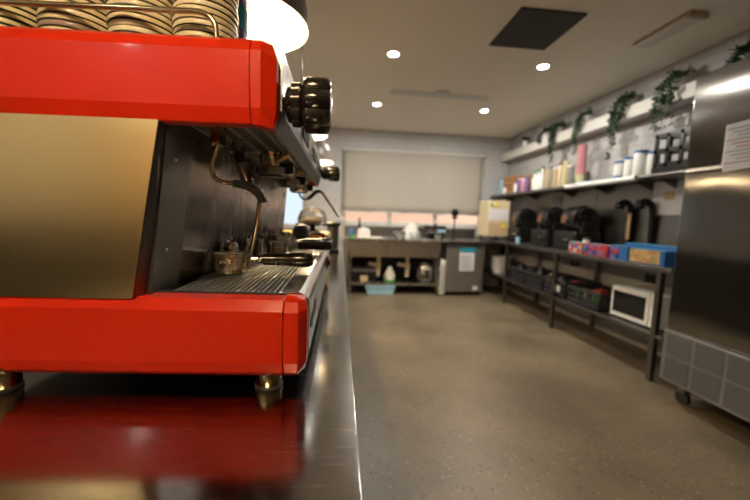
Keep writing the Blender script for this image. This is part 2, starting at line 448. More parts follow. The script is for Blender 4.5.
vt = thing('ceiling_vent', 'faint pale slotted air vent across the far ceiling', 'vent', (1.15, 4.15, ZC))
MB().box((.55, 4.10, ZC-.008), (1.75, 4.24, ZC)).build('vent_frame', M['offwhite'], vt, .002)
MB().lathe([(.11, 0), (.11, -.012), (.06, -.03), (0, -.03)], (1.16, 4.12, ZC-.004), seg=24).build('round_diffuser', M['offwhite'], vt)

# pendants in a row above the counter
def pendant(x, y, z, lb, first=None, power=None):
    if first: t = dup(first, (x, y, z), lb)
    else:
        t = thing('pendant_lamp', lb, 'lamp', (x, y, z), 'dark pendant lamps over the counter')
        R_ = .198
        pr = [(R_, 0), (R_*.99, .04), (R_*.93, .11), (R_*.76, .18), (R_*.45, .235), (R_*.2, .258), (.03, .262)]
        pin = [(r-.004, h-.002 if i else .0) for i, (r, h) in enumerate(pr)]
        mb = MB(); seg = 40
        def shell(prof, mi):
            vs = []; fs = []
            for r, h in prof:
                for k in range(seg): a = 2*PI*k/seg; vs.append((x+r*math.cos(a), y+r*math.sin(a), z+h))
            for i in range(len(prof)-1):
                for k in range(seg): k2 = (k+1) % seg; fs.append((i*seg+k, i*seg+k2, (i+1)*seg+k2, (i+1)*seg+k))
            mb.add(vs, fs, mi, True)
        shell(pr, 0)
        o = mb.build('lamp_shade', M['shade_o'], t)
        mb = MB(); shell(pin, 0); mb.build('shade_lining', M['shade_i'], t)
        MB().lathe([(.03, .255), (.032, .31), (.012, .33)], (x, y, z)).build('lamp_cap', M['shade_o'], t)
        MB().cyl((x, y, z+.32), (x, y, ZC), .004, seg=8).build('cord', M['black'], t)
        MB().lathe([(.0, .075), (.03, .085), (.042, .12), (.03, .16), (.016, .19), (.016, .255)], (x, y, z), seg=20).build('bulb', M['bulb'], t)
    light('pendant_glow', 'POINT', (x, y, z+.035), power or PEND, (1, .74, .42), .04, parent=t)
    return t
p1 = pendant(-.315, 1.19, 1.81, 'nearest dark pendant lamp, glowing white inside, above the red coffee machine')
pendant(-.312, 2.67, 1.81, 'dark pendant lamp glowing just behind the big black knob', p1)
pendant(-.298, 4.0, 1.81, 'farthest dark pendant lamp, glowing above the small black knob', p1)
pendant(-.33, -.12, 1.93, 'added unseen pendant lamp behind the viewpoint, lighting the red end panels', p1, 1.6)  # out of view, added to light the red end from above

t = thing('added_cupboard', 'added unseen dark cupboard along the timber wall, darkening the end panel reflection', 'added_cupboard', (-1.2, -2.5, 0))  # unseen, added so the end panel mirrors something dark low down
MB().box((-2.4, -2.79, 0), (.4, -2.2, 1.02)).build('carcass', M['dark'], t, .005)
MB().box((-2.42, -2.79, 1.02), (.42, -2.17, 1.06)).build('top', M['dark'], t, .004)
for k in range(4): MB().box((-2.38+k*.69, -2.2, .05), (-1.72+k*.69, -2.185, .98)).build('door', M['panel'], t, .004)
t = thing('added_cupboard', 'added unseen dark cupboard along the left wall, darkening the end panel reflection', 'added_cupboard', (-2.9, -.9, 0))  # also added out of view, to darken the panel's lower left reflection
MB().box((-3.19, -2.7, .08), (-2.55, .9, 1.08)).build('carcass', M['dark'], t, .005)
for k in range(4): MB().box((-2.548, -2.66+k*.9, .12), (-2.53, -1.80+k*.9, 1.04)).build('door', M['panel'], t, .004)
MB().box((-3.19, -2.72, 1.08), (-2.50, .92, 1.12)).build('top', M['dark'], t, .004)
MB().box((-3.15, -2.6, 0), (-2.62, .8, .08)).build('plinth', M['dark'], t)
# ================================================================ COUNTER
ct = thing('service_counter', 'long scratched stainless steel counter carrying the red coffee machine', 'counter', (-.4, 1.95, 0))
MB().box((-.86, -1.2, .851), (.031, 5.1, .889)).build('worktop', M['bench'], ct, .0015)
MB().box((-.82, -1.1, .1), (-.03, 5.05, .851)).build('cabinet_body', M['steel_d'], ct)
MB().box((-.80, -1.05, 0), (-.08, 5.0, .1)).build('plinth', M['dark'], ct)

# ================================================================ ESPRESSO MACHINE
YN, YF = .585, 1.76
em = thing('espresso_machine', 'large red and stainless coffee machine on the steel counter', 'coffee machine', (-.35, 1.17, .889))
# frame and bodies
MB().box((-.64, YN+.03, .945), (-.075, YF-.02, 1.045)).build('base_body', M['steel_d'], em)
MB().prism([(-.64, 1.05), (-.335, 1.05), (-.295, 1.375), (-.64, 1.375)], 1, YN+.03, YF-.03).build('boiler_housing', M['steel_d'], em)
MB().box((-.64, YN+.03, 1.385), (-.105, YF-.02, 1.490)).build('upper_body', M['steel'], em)
# red end panels
def lower_end(y, sg):
    pr = [(y+sg*.016, .920), (y+sg*.004, .930), (y, .949), (y, 1.041), (y+sg*.014, 1.060), (y+sg*.05, 1.060), (y+sg*.05, .920)]
    p = MB().prism(pr, 0, -.655, -.0965).build('lower_side_panel', M['red'], em, .0015)
    pts = []
    for z, yy, xa in ((.919, .018, -.074), (.930, .005, -.072), (.949, -.001, -.070), (1.040, -.001, -.070), (1.056, .012, -.073), (1.064, .026, -.080)):
        pts += [(-.0955, y+sg*yy, z), (xa, y+sg*yy, z)]
    pts += [(-.0565, y+sg*.018, .945), (-.0565, y+sg*.018, 1.044), (-.0565, y+sg*.045, .945), (-.0565, y+sg*.045, 1.044),
            (-.062, y+sg*.045, 1.062), (-.0955, y+sg*.045, 1.064), (-.062, y+sg*.045, .921), (-.0955, y+sg*.045, .920), (-.062, y+sg*.022, 1.058)]
    MB().hull(pts).build('corner_cap', M['red'], p, .0015)
def upper_end(y, sg):
    pr = [(y+sg*.006, 1.356), (y+sg*.0, 1.381), (y, 1.470), (y+sg*.010, 1.488), (y+sg*.024, 1.498), (y+sg*.030, 1.498), (y+sg*.034, 1.356)]
    p = MB().prism(pr, 0, -.655, -.1515).build('upper_side_panel', M['red'], em, .002)
    pts = []
    for z, yy, xa in ((1.356, .006, -.138), (1.381, -.001, -.134), (1.470, -.001, -.134), (1.489, .010, -.135), (1.4985, .024, -.140)):
        pts += [(-.1505, y+sg*yy, z), (xa, y+sg*yy, z)]
    pts += [(-.111, y+sg*.014, 1.383), (-.111, y+sg*.014, 1.462), (-.120, y+sg*.022, 1.486), (-.109, y+sg*.030, 1.462), (-.109, y+sg*.030, 1.375),
            (-.116, y+sg*.012, 1.352), (-.116, y+sg*.030, 1.350), (-.1505, y+sg*.030, 1.356), (-.1505, y+sg*.030, 1.496), (-.120, y+sg*.030, 1.494)]
    MB().hull(pts).build('corner_cap', M['red'], p, .0015)
lower_end(YN, 1); upper_end(YN, 1); lower_end(YF, -1); upper_end(YF, -1)
# brushed steel end panel, warm reflection tinted into it, and its folded return
MB().hull([(-.655, YN+.006, 1.057), (-.352, YN+.006, 1.057), (-.299, YN+.006, 1.360), (-.655, YN+.006, 1.360),
           (-.655, YN+.03, 1.057), (-.354, YN+.03, 1.057), (-.301, YN+.03, 1.356), (-.655, YN+.03, 1.356)]).build('side_panel', M['warm_tint'], em, .001)
MB().hull([(-.351, YN+.008, 1.057), (-.298, YN+.008, 1.362), (-.338, .628, 1.058), (-.299, .628, 1.374),
           (-.37, .628, 1.058), (-.33, .628, 1.374)]).build('folded_edge', M['steel_d'], em)
# backsplash
bs = MB().hull([(-.338, .628, 1.058), (-.299, .628, 1.374), (-.290, YF-.05, 1.058), (-.262, YF-.05, 1.374),
           (-.345, .628, 1.058), (-.31, .628, 1.374), (-.335, YF-.05, 1.058), (-.30, YF-.05, 1.374)]).build('backsplash', M['splash'], em)
for yy, z in ((.655, 1.305), (.655, 1.135), (1.66, 1.3), (1.66, 1.12)):
    f_ = (yy-.628)/1.08; x = (-.338+.048*f_) + (.039-.011*f_) * (z-1.058)/.316
    MB().lathe([(.0075, -.002), (.0075, .002), (.004, .005), (0, .0055)], (x, yy, z), (1, 0, -.12), seg=14).build('screw', M['chrome'], bs)
# underside plate with rows of slots
pl = MB(); pl.box((-.32, YN+.02, 1.375), (-.112, YF-.05, 1.381))
for r in range(5):
    x = -.285 + r*.034
    for k in range(60):
        y = .625 + k*.014
        if y > 1.66: break
        pl.add([(x, y, 1.3744), (x+.024, y+.008, 1.3744), (x+.024, y+.0135, 1.3744), (x, y+.0055, 1.3744)], [(0, 1, 2, 3)], 1)
pl.build('slotted_plate', [M['plate'], M['black']], em)
# front fascia: control strip plus its lower lip
MB().prism([(-.130, 1.375), (-.124, 1.350), (-.117, 1.350), (-.104, 1.382), (-.107, 1.474), (-.117, 1.488), (-.130, 1.490)], 1, YN+.034, YF-.05).build('front_fascia', M['fascia'], em, .002)
for yy in (.98, 1.31, 1.60):
    pn = MB().box((-.108, yy-.085, 1.392), (-.1028, yy+.085, 1.462)).build('button_pad', M['steel'], em, .002)
    for k in range(5):
        MB().box((-.103, yy-.072+k*.032, 1.408), (-.0985, yy-.050+k*.032, 1.446)).build('button', M['black'], pn, .002)
# lower tray, front fascia with writing
MB().box((-.335, YN+.052, 1.044), (-.113, YF-.05, 1.050)).build('drip_tray', M['dark'], em)
MB().box((-.335, YN+.050, 1.046), (-.10, YN+.062, 1.061)).build('tray_edge', M['dark'], em)
for ya, yb in ((.650, 1.165), (1.172, 1.695)):
    g = MB()
    for k in range(20):
        x = -.312 + k*.0102
        g.box((x, ya, 1.053), (x+.0046, yb, 1.060))
    m_ = ya + .004
    while m_ < yb: g.box((-.312, m_, 1.050), (-.113, m_+.005, 1.0545)); m_ += .1
    g.box((-.312, yb-.006, 1.050), (-.113, yb, 1.059))
    g.build('drip_grate', M['grate'], em, .0008)
MB().prism([(-.112, 1.04), (-.112, 1.062), (-.108, 1.064), (-.075, 1.064), (-.066, 1.060), (-.059, 1.052), (-.056, 1.046), (-.056, .946), (-.070, .937), (-.075, 1.04)], 1, YN+.056, YF-.05).build('tray_fascia', M['smooth'], em, .001)
def text(body, name, size, loc, rot, m, parent, ext=.0006):
    c = bpy.data.curves.new(name, 'FONT'); c.body = body; c.size = size; c.extrude = ext; c.offset = size*.012
    o = bpy.data.objects.new(name, c); COL.objects.link(o)
    dg = bpy.context.evaluated_depsgraph_get(); me = bpy.data.meshes.new_from_object(o.evaluated_get(dg))
    bpy.data.objects.remove(o); o = bpy.data.objects.new(name, me); COL.objects.link(o)
    me.materials.clear(); me.materials.append(m)
    off = Vector((0, 0, 0)); p = parent
    while p: off += p.location; p = p.parent
    o.parent = parent; o.location = Vector(loc) - off; o.rotation_euler = rot
    return o
text('expobar', 'lettering', .050, (-.0555, .665, .985), (PI/2, 0, PI/2), M['black'], em)
sw = MB().box((-.058, 1.44, .985), (-.050, 1.50, 1.035)).build('switch_plate', M['black'], em, .002)
MB().box((-.052, 1.45, .998), (-.043, 1.468, 1.022)).build('rocker', M['black'], sw, .002)
MB().box((-.052, 1.474, .998), (-.043, 1.492, 1.022)).build('rocker', M['black'], sw, .002)
# feet
for x, y in ((-.128, .625), (-.585, .605), (-.125, 1.70), (-.585, 1.70)):
    ft_ = MB().lathe([(.022, .003), (.024, .006), (.024, .034), (.020, .038), (.020, .058)], (x, y, .889), seg=24).build('foot', M['wand'], em)
    MB().lathe([(.026, 0), (.026, .004), (.022, .008)], (x, y, .889), seg=24).build('foot_pad', M['rubber'], ft_)
# top guard rail
MB().tube([(-.64, .622, 1.540), (-.5, .622, 1.541), (-.36, .622, 1.543), (-.28, .622, 1.543), (-.247, .622, 1.543), (-.228, .622, 1.537), (-.218, .623, 1.523), (-.216, .624, 1.505), (-.216, .624, 1.490)], .0048, sub=6).build('cup_rail', M['wand'], em)
MB().lathe([(.009, 0), (.009, .004), (.005, .006)], (-.216, .624, 1.4965), seg=16).build('rail_collar', M['chrome'], em)

# steam knobs
def knob(x0, y, z, R_, L, sc_=1):
    k = MB().lathe([(R_*.30, -.02), (R_*.30, .012)], (x0, y, z), (1, 0, 0), 20).build('steam_valve', M['chrome'], em)
    MB().lathe([(R_*.45, .002), (R_*.62, .006), (R_*.66, .012), (R_*.78, .014), (R_*.80, L*.34), (R_*.72, L*.38), (R_*.95, L*.44), (R_*1.0, L*.50), (R_*1.0, L*.88), (R_*.93, L*.95), (R_*.72, L), (0, L)],
               (x0, y, z), (1, 0, 0), 96, lobes=8, amp=.13).build('steam_knob', M['knob'], k)
knob(-.104, .645, 1.406, .047, .083)
knob(-.104, 1.70, 1.412, .034, .094)
# near steam wand
def scal(p, y):
    k = y / .80; return (p[0]*k, y, 1.21 + (p[1]-1.21)*k)
raw = [(-.277, 1.363), (-.282, 1.346), (-.291, 1.317), (-.288, 1.291), (-.271, 1.279), (-.246, 1.276), (-.216, 1.272), (-.194, 1.26), (-.181, 1.243)]
ys = [.70, .70, .70, .70, .703, .710, .718, .724, .73]
pts = [scal(p, y) for p, y in zip(raw, ys)]
w = MB().lathe([(.014, 0), (.014, .022), (.017, .022), (.017, .036)], (pts[0][0], .70, 1.340), seg=6, smooth=False).build('wand_fitting', M['wand'], em)
MB().tube(pts, .0043, sub=6).build('wand_tube', M['wand'], w)
MB().tube([pts[5], pts[6], pts[7], pts[8], (pts[8][0]+.003, .731, 1.232)], [.0075, .0085, .0085, .009, .009], sub=8, seg=14).build('rubber_sleeve', M['rubber'], w)
sl = MB()
for i, tt in enumerate([0.1, .3, .5, .7, .9]):
    pass
tip = (-.217, .80, 1.078); topw = (pts[8][0]-.004, .731, 1.236)
MB().tube([topw, ((topw[0]*.5+tip[0]*.5)+.004, .765, 1.158), tip], [.0045, .0047, .0045], sub=4).build('steam_wand', M['wand'], w)
MB().lathe([(.0045, 0), (.0066, .004), (.0066, .014), (.0045, .017)], tip, (.02, -.05, .3), seg=14).build('wand_tip', M['goldp'], w)
# hot water tap behind it
def scal2(p, y): k = y/.95; return (p[0]*k, y, 1.21+(p[1]-1.21)*k)
a, b_, c_, d_ = scal2((-.274, 1.385), .80), scal2((-.277, 1.367), .80), scal2((-.267, 1.336), .80), scal2((-.251, 1.294), .80)
w = MB().lathe([(.020, 0), (.020, .012), (.013, .014), (.013, .03)], (b_[0], .80, 1.345), seg=20).build('tap_joint', M['chrome'], em)
MB().cyl((b_[0], .80, 1.352), c_, .010, .011).build('tap_neck', M['rubber'], w)
MB().cyl((c_[0]-.002, .80, c_[2]+.004), d_, .013, .015).build('tap_spout', M['chrome'], w)
MB().cyl(d_, (d_[0]+.004, .80, d_[2]-.006), .012, .010).build('spout_nozzle', M['rubber'], w)
# group heads
for gy in (.98, 1.31, 1.62):
    gx = -.195
    g = MB().lathe([(.030, .02), (.034, .055), (.05, .058), (.05, .066)], (gx, gy, 1.315), seg=32).build('group_head', M['chrome'], em)
    MB().lathe([(.040, 0), (.046, .003), (.046, .020), (.041, .024), (.034, .024)], (gx, gy, 1.315), seg=36).build('group_collar', M['steel'], g)
    MB().lathe([(.036, -.004), (.038, 0)], (gx, gy, 1.315), seg=30).build('shower_screen', M['dark'], g)
    MB().box((gx+.030, gy-.016, 1.320), (gx+.062, gy+.016, 1.350)).build('group_lug', M['black'], g, .003)
    MB().cyl((gx+.02, gy-.035, 1.35), (gx+.055, gy-.04, 1.372), .008).build('group_bolt', M['goldp'], g)
# portafilters: one resting on the grate near, others locked on or lying
def portafilter(x, y, z, ang, name_lb, grp=None, first=None):
    if first is None:
        t = thing('portafilter', name_lb, 'portafilter', (0, 0, 0), grp)
        MB().lathe([(.030, 0), (.037, .002), (.038, .010), (.040, .012), (.040, .040), (.0435, .042), (.0435, .050), (.040, .050), (.038, .014)], (0, 0, 0), seg=40).build('basket', M['basket'], t)
        MB().lathe([(.037, .046), (.033, .030), (0, .028)], (0, 0, 0), seg=30).build('filter_insert', M['steel'], t)
        MB().cyl((.038, 0, .034), (.075, 0, .034), .0085, .0075).build('neck', M['chrome'], t)
        MB().lathe([(.011, 0), (.012, .003), (.012, .009), (.009, .011)], (.066, 0, .034), (1, 0, 0)).build('ferrule', M['chrome'], t)
        MB().lathe([(.010, 0), (.0145, .004), (.0155, .03), (.0155, .065), (.0175, .072), (.0190, .10), (.0190, .116), (.016, .127), (0, .129)], (.075, 0, .034), (1, 0, 0), 28).build('handle', M['knob'], t)
        MB().box((-.014, -.052, .030), (.014, -.038, .037)).build('lug', M['chrome'], t, .002)
        MB().box((-.014, .038, .030), (.014, .052, .037)).build('lug', M['chrome'], t, .002)
    else: t = dup(first, (0, 0, 0), name_lb)
    t.location = (x, y, z); t.rotation_euler = (0, 0, ang); return t
pf = portafilter(-.272, .875, 1.0603, math.radians(3), 'chrome portafilter with thick black handle lying nearest on the drip grate', 'portafilters on the drip tray')
portafilter(-.232, 1.27, 1.0603, math.radians(14), 'portafilter lying second on the drip grate behind the nearest one', None, pf)
portafilter(-.235, 1.50, 1.0603, math.radians(-6), 'portafilter lying farthest on the drip grate beside the dark jug', None, pf)
# tamper standing behind portafilter
t = thing('tamper', 'small chrome tamper standing behind the nearest portafilter basket', 'tamper', (-.302, .955, 1.0603))
MB().lathe([(.026, 0), (.026, .008), (.012, .014), (.009, .030)], (-.295, .955, 1.0603)).build('tamper_base', M['chrome'], t)
MB().lathe([(.009, .028), (.017, .040), (.019, .055), (.014, .070), (.005, .075), (.005, .082), (0, .083)], (-.295, .955, 1.0603)).build('tamper_handle', M['chrome'], t)
t = thing('measuring_spoon', 'chrome spoon leaning upright behind the portafilter on the tray', 'spoon', (-.262, .96, 1.0603))
MB().tube([(-.268, .960, 1.062), (-.262, .965, 1.10), (-.256, .98, 1.125)], .004).build('spoon_handle', M['chrome'], t)
MB().lathe([(0, -.004), (.010, -.003), (.015, .004), (.013, .004), (0, 0)], (-.255, .984, 1.135), (.8, -.5, .1), seg=20).build('spoon_bowl', M['chrome'], t)
for i, (x, y, s_, lb) in enumerate(((-.262, 1.14, .8, 'small chrome cup on the drip tray behind the tamper'), (-.252, 1.39, 1, 'chrome shot jug on the tray between the farther portafilters'), (-.255, 1.61, .9, 'tiny chrome pitcher on the far end of the drip tray'))):
    t = thing('milk_pitcher', lb, 'jug', (x, y, 1.0603), 'small chrome jugs on the drip tray')
    MB().lathe([(.020*s_, 0), (.026*s_, .003), (.028*s_, .02), (.021*s_, .05), (.024*s_, .068), (.022*s_, .068), (.018*s_, .05), (.0, .006)], (x, y, 1.0603)).build('jug_body', M['chrome'], t)
    MB().tube([(x+.022*s_, y-.006, 1.0603+.06), (x+.045*s_, y-.012, 1.0603+.055), (x+.045*s_, y-.012, 1.0603+.025), (x+.026*s_, y-.006, 1.0603+.015)], .003).build('jug_handle', M['chrome'], t)
t = thing('knock_bowl', 'dark grey rounded tub standing on the far end of the drip tray', 'tub', (-.19, 1.62, 1.0603))
MB().lathe([(.030, 0), (.040, .004), (.043, .04), (.040, .075), (.028, .100), (0, .108)], (-.185, 1.63, 1.0603), seg=32).build('tub_body', M['grey'], t)
MB().lathe([(.044, 0), (.044, .006)], (-.185, 1.63, 1.0603+.045), seg=32).build('tub_band', M['rubber'], t)
# far steam wand
w = MB().cyl((-.205, 1.66, 1.374), (-.203, 1.66, 1.33), .012).build('wand_fitting', M['chrome'], em)
MB().tube([(-.203, 1.66, 1.335), (-.200, 1.66, 1.31), (-.186, 1.66, 1.288), (-.163, 1.66, 1.284), (-.145, 1.66, 1.298)], .0045).build('wand_tube', M['rubber'], w)
MB().tube([(-.158, 1.66, 1.287), (-.140, 1.66, 1.302), (-.118, 1.66, 1.322), (-.098, 1.66, 1.322)], [.008, .009, .009, .008]).build('rubber_sleeve', M['rubber'], w)
MB().tube([(-.098, 1.66, 1.324), (-.073, 1.66, 1.293), (-.040, 1.66, 1.245), (-.020, 1.66, 1.215), (-.010, 1.66, 1.208)], [.007, .006, .0055, .0045, .004]).build('steam_wand', M['chrome'], w)

# ---------------------------------------------------------------- saucer stacks on top
ORD = ['lowest', 'second', 'third', 'fourth', 'fifth', 'sixth', 'seventh', 'eighth', 'ninth', 'tenth', 'eleventh', 'twelfth', 'thirteenth', 'fourteenth', 'fifteenth', 'sixteenth', 'seventeenth', 'eighteenth']
def saucer_mesh(body, band, key):
    w_ = .0022 if key == 'green' else (.0012 if key in ('brown', 'blue') else .0006)
    mb = MB()
    mb.lathe([(.026, 0), (.030, 0), (.032, .002), (.050, .0026)], seg=40, mi=0)
    mb.lathe([(.040, .0018), (.052, .0020), (.0554, .0022), (.0562, .0036), (.0562, .0086), (.0554, .0105), (.052, .0107), (.040, .006), (0, .005)], seg=40, mi=0)
    mb.lathe([(.0500, .0010), (.0545, .0011), (.0562, .0014), (.0565, .0014+w_), (.055, .0018+w_), (.050, .003)], seg=40, mi=1)
    o = mb.build('saucer', [body, band]); me = o.data; bpy.data.objects.remove(o); return me
sm_ = {k: saucer_mesh(M[a], M[b], k) for k, (a, b) in dict(green=('cream', 'g_green'), brown=('cream', 'g_brown'), grey=('cream', 'g_grey'), blue=('creamb', 'g_blue'), plain=('creamb', 'g_brown'), allgrey=('g_grey', 'g_brown')).items()}
stacks = [(-.602, 'leftmost stack', ['green']*18, 'green'),
          (-.486, 'second stack from left', ['brown', 'brown', 'allgrey', 'brown', 'plain', 'brown']*3, 'dark'),
          (-.372, 'third stack from left', ['blue', 'blue', 'plain', 'grey', 'brown', 'plain']*3, 'dark'),
          (-.262, 'rightmost stack', ['brown', 'plain', 'brown', 'brown', 'plain', 'grey']*3, 'brown')]
cn = dict(green='cream saucer with dark green edge', brown='cream saucer with dark brown edge', grey='cream saucer with faded edge', blue='pale saucer with blue grey edge', plain='pale cream saucer with dark edge', allgrey='greyish pink saucer')
for x, nm, kinds, _ in stacks:
    for i, k in enumerate(kinds):
        o = bpy.data.objects.new('saucer', sm_[k]); COL.objects.link(o)
        o.location = (x + random.uniform(-.0012, .0012), 712e-3 + random.uniform(-.001, .001), 1.4912 + i*.0108)
        o.rotation_euler = (0, 0, random.random()*6)
        e = o.modifiers.new('edge', 'EDGE_SPLIT'); e.split_angle = .9
        tag(o, f'{cn[k]}, {ORD[i]} from bottom of {nm}', 'saucer', 'saucers stacked on top of the coffee machine')
t = thing('tumbler', 'purple and teal patterned cup beside the rightmost saucer stack', 'cup', (-.258, .83, 1.4905))
cp = MB().lathe([(.034, 0), (.036, .003), (.041, .25), (.039, .25), (.030, .006)], (-.258, .83, 1.4905), seg=30).build('cup_body', M['purple'], t)
MB().lathe([(.0405, .12), (.0415, .165)], (-.258, .83, 1.4905), seg=30).build('teal_band', M['teal'], t)

# ================================================================ THINGS FURTHER ALONG THE COUNTER
t = thing('contact_grill', 'steel contact grill with black front standing on the counter beyond the coffee machine', 'grill', (-.21, 2.45, .90))
MB().box((-.33, 2.30, .915), (-.09, 2.62, 1.03)).build('grill_body', M['goldp'], t, .012)  # steel body and lid; gold colour stands in for warm reflections
MB().box((-.285, 2.288, .945), (-.125, 2.302, 1.015)).build('front_panel', M['black'], t, .006)
MB().box((-.34, 2.29, 1.035), (-.08, 2.63, 1.10)).build('lid', M['goldp'], t, .015)
MB().tube([(-.30, 2.30, 1.07), (-.30, 2.24, 1.10), (-.12, 2.24, 1.10), (-.12, 2.30, 1.07)], .009, sub=3).build('lid_handle', M['black'], t)
for sx in (-.31, -.11):
    for sy in (2.33, 2.59): MB().cyl((sx, sy, .90), (sx, sy, .916), .012).build('foot', M['rubber'], t)
t = thing('cake_stand', 'black cake tray under a clear dome on top of the grill', 'cake stand', (-.20, 2.46, 1.1))
MB().lathe([(.05, 0), (.06, .004), (.02, .02), (.02, .045), (.12, .05), (.125, .06), (0, .06)], (-.20, 2.46, 1.1005)).build('stand', M['black'], t)
MB().lathe([(.105, .062), (.105, .10), (.085, .15), (.04, .175), (.0, .178)], (-.20, 2.46, 1.1005), seg=28).build('dome', M['clear'], t)
MB().lathe([(.012, .176), (.012, .19), (0, .195)], (-.20, 2.46, 1.1005), seg=14).build('dome_knob', M['clear'], t)
for i, (dx, dy) in enumerate(((-.04, -.02), (.03, -.03), (.0, .04))):
    tag(MB().lathe([(.022, 0), (.034, .012), (.034, .024), (.02, .038), (0, .042)], (-.20+dx, 2.46+dy, 1.161), seg=16).build('cake', M['paleyellow'] if i != 1 else M['card'], base=(-.20+dx, 2.46+dy, 1.161)),
        ['pale round cake under the clear dome, left one', 'tan round cake under the clear dome, right one', 'pale round cake under the clear dome, rear one'][i], 'cake', 'cakes under the dome')
t = thing('coffee_grinder', 'dark coffee grinder on the counter past the grill', 'grinder', (-.07, 3.1, .90))
MB().box((-.13, 3.02, .90), (-.01, 3.18, .93)).build('grinder_base', M['black'], t, .01)
MB().cyl((-.07, 3.1, .93), (-.07, 3.1, 1.12), .05, .055).build('grinder_body', M['steel_d'], t)
MB().lathe([(.05, 0), (.075, .02), (.075, .04), (.05, .05)], (-.07, 3.1, 1.12)).build('hopper_lid', M['black'], t)
for i, (x, y, m1, m2, lb) in enumerate(((-.42, 2.75, 'white', 'yellow', 'white canister with yellow lid on the counter behind the machine'), (-.36, 3.3, 'card', 'white', 'tan canister with white lid on the counter behind the machine'))):
    t = thing('canister', lb, 'canister', (x, y, .90))
    MB().lathe([(.06, 0), (.062, .01), (.062, .16), (.055, .17)], (x, y, .90)).build('canister_body', M[m1], t)
    MB().lathe([(.064, .17), (.064, .19), (.0, .195)], (x, y, .90)).build('canister_lid', M[m2], t)

for o in list(COL.objects):       # these stand on the counter or on the grill that stands on it
    if o.parent is None and o.name.split('.')[0] in ('contact_grill', 'cake_stand', 'cake', 'coffee_grinder', 'canister'): o.location.z -= .011
# ================================================================ BACK BENCH
bb = thing('sink_bench', 'stainless bench with deep apron along the back wall under the blind', 'bench', (.85, 5.55, 0))
MB().box((.07, 5.17, .845), (2.415, 5.99, .88)).build('worktop', M['steel'], bb, .004)
MB().box((.12, 5.19, .60), (1.55, 5.86, .845)).build('sink_apron', M['apron'], bb, .004)
MB().box((.07, 5.955, .88), (2.415, 5.995, 1.045)).build('upstand', M['steel_d'], bb, .003)
MB().box((.14, 5.22, .15), (1.57, 5.95, .185)).build('lower_shelf', M['steel'], bb, .003)
for x in (.15, 1.56):
    for y in (5.22, 5.90): MB().box((x-.02, y-.02, 0), (x+.02, y+.02, .85)).build('leg', M['steel'], bb)
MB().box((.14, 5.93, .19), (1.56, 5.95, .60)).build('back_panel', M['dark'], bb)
# plumbing
for x, lb in ((.62, 'left beige waste pipe elbow under the sink bench'), (1.10, 'right beige waste pipe elbow under the sink bench')):
    t = thing('waste_pipe', lb, 'pipe', (x, 5.6, .185), 'beige pipes under the sink')
    MB().cyl((x, 5.45, .25), (x, 5.45, .60), .033).build('down_pipe', M['beige'], t)
    MB().tube([(x, 5.45, .43), (x-.06, 5.45, .44), (x-.16, 5.45, .46)], .030, sub=3).build('branch_pipe', M['beige'], t)
    MB().cyl((x, 5.45, .39), (x, 5.45, .46), .045).build('collar', M['beige'], t)
t = thing('storage_box', 'black low box with grey front on the shelf under the bench', 'box', (.36, 5.4, .186))
MB().box((.20, 5.27, .186), (.56, 5.60, .35)).build('box_body', M['black'], t, .01)
MB().box((.32, 5.262, .20), (.44, 5.272, .29)).build('front_label', M['card'], t)
MB().box((.19, 5.26, .35), (.57, 5.61, .38)).build('box_lid', M['grey'], t, .008)
t = thing('soap_bottle', 'squat white bottle standing on the shelf under the bench', 'bottle', (.80, 5.35, .186))
MB().lathe([(.07, 0), (.085, .02), (.085, .12), (.05, .19), (.035, .21), (.035, .24), (0, .24)], (.80, 5.35, .186)).build('bottle_body', M['white'], t)
MB().lathe([(.088, .0), (.088, .04)], (.80, 5.35, .186)).build('green_band', M['green'], t)
t = thing('stock_pot', 'round steel pot with handle on the right of the lower bench shelf', 'pot', (1.38, 5.4, .186))
MB().lathe([(.10, 0), (.13, .02), (.13, .22), (.09, .30), (.03, .34), (0, .34)], (1.38, 5.42, .186)).build('pot_body', M['steel'], t)
MB().tube([(1.30, 5.30, .36), (1.36, 5.25, .40), (1.44, 5.25, .40), (1.48, 5.31, .36)], .010).build('pot_handle', M['offwhite'], t)
MB().box((1.33, 5.288, .27), (1.44, 5.30, .30)).build('dark_slot', M['black'], t)
t = thing('plastic_tub', 'light blue plastic tub on the floor under the bench', 'tub', (.64, 5.3, 0))
MB().prism([(.44, 0), (.84, 0), (.87, .12), (.41, .12)], 1, 5.2, 5.5).build('tub_body', M['ltblue'], t, .008)
MB().box((.40, 5.19, .12), (.88, 5.51, .14)).build('tub_lid', M['ltblue'], t, .005)
t = thing('wall_heater', 'narrow white slatted unit standing between bench and chiller', 'heater', (1.60, 5.3, 0))
MB().box((1.585, 5.18, .02), (1.665, 5.62, .565)).build('casing', M['white'], t, .01)
for k in range(9): MB().box((1.60, 5.172, .07+k*.05), (1.65, 5.182, .085+k*.05)).build('slot', M['grey'], t)
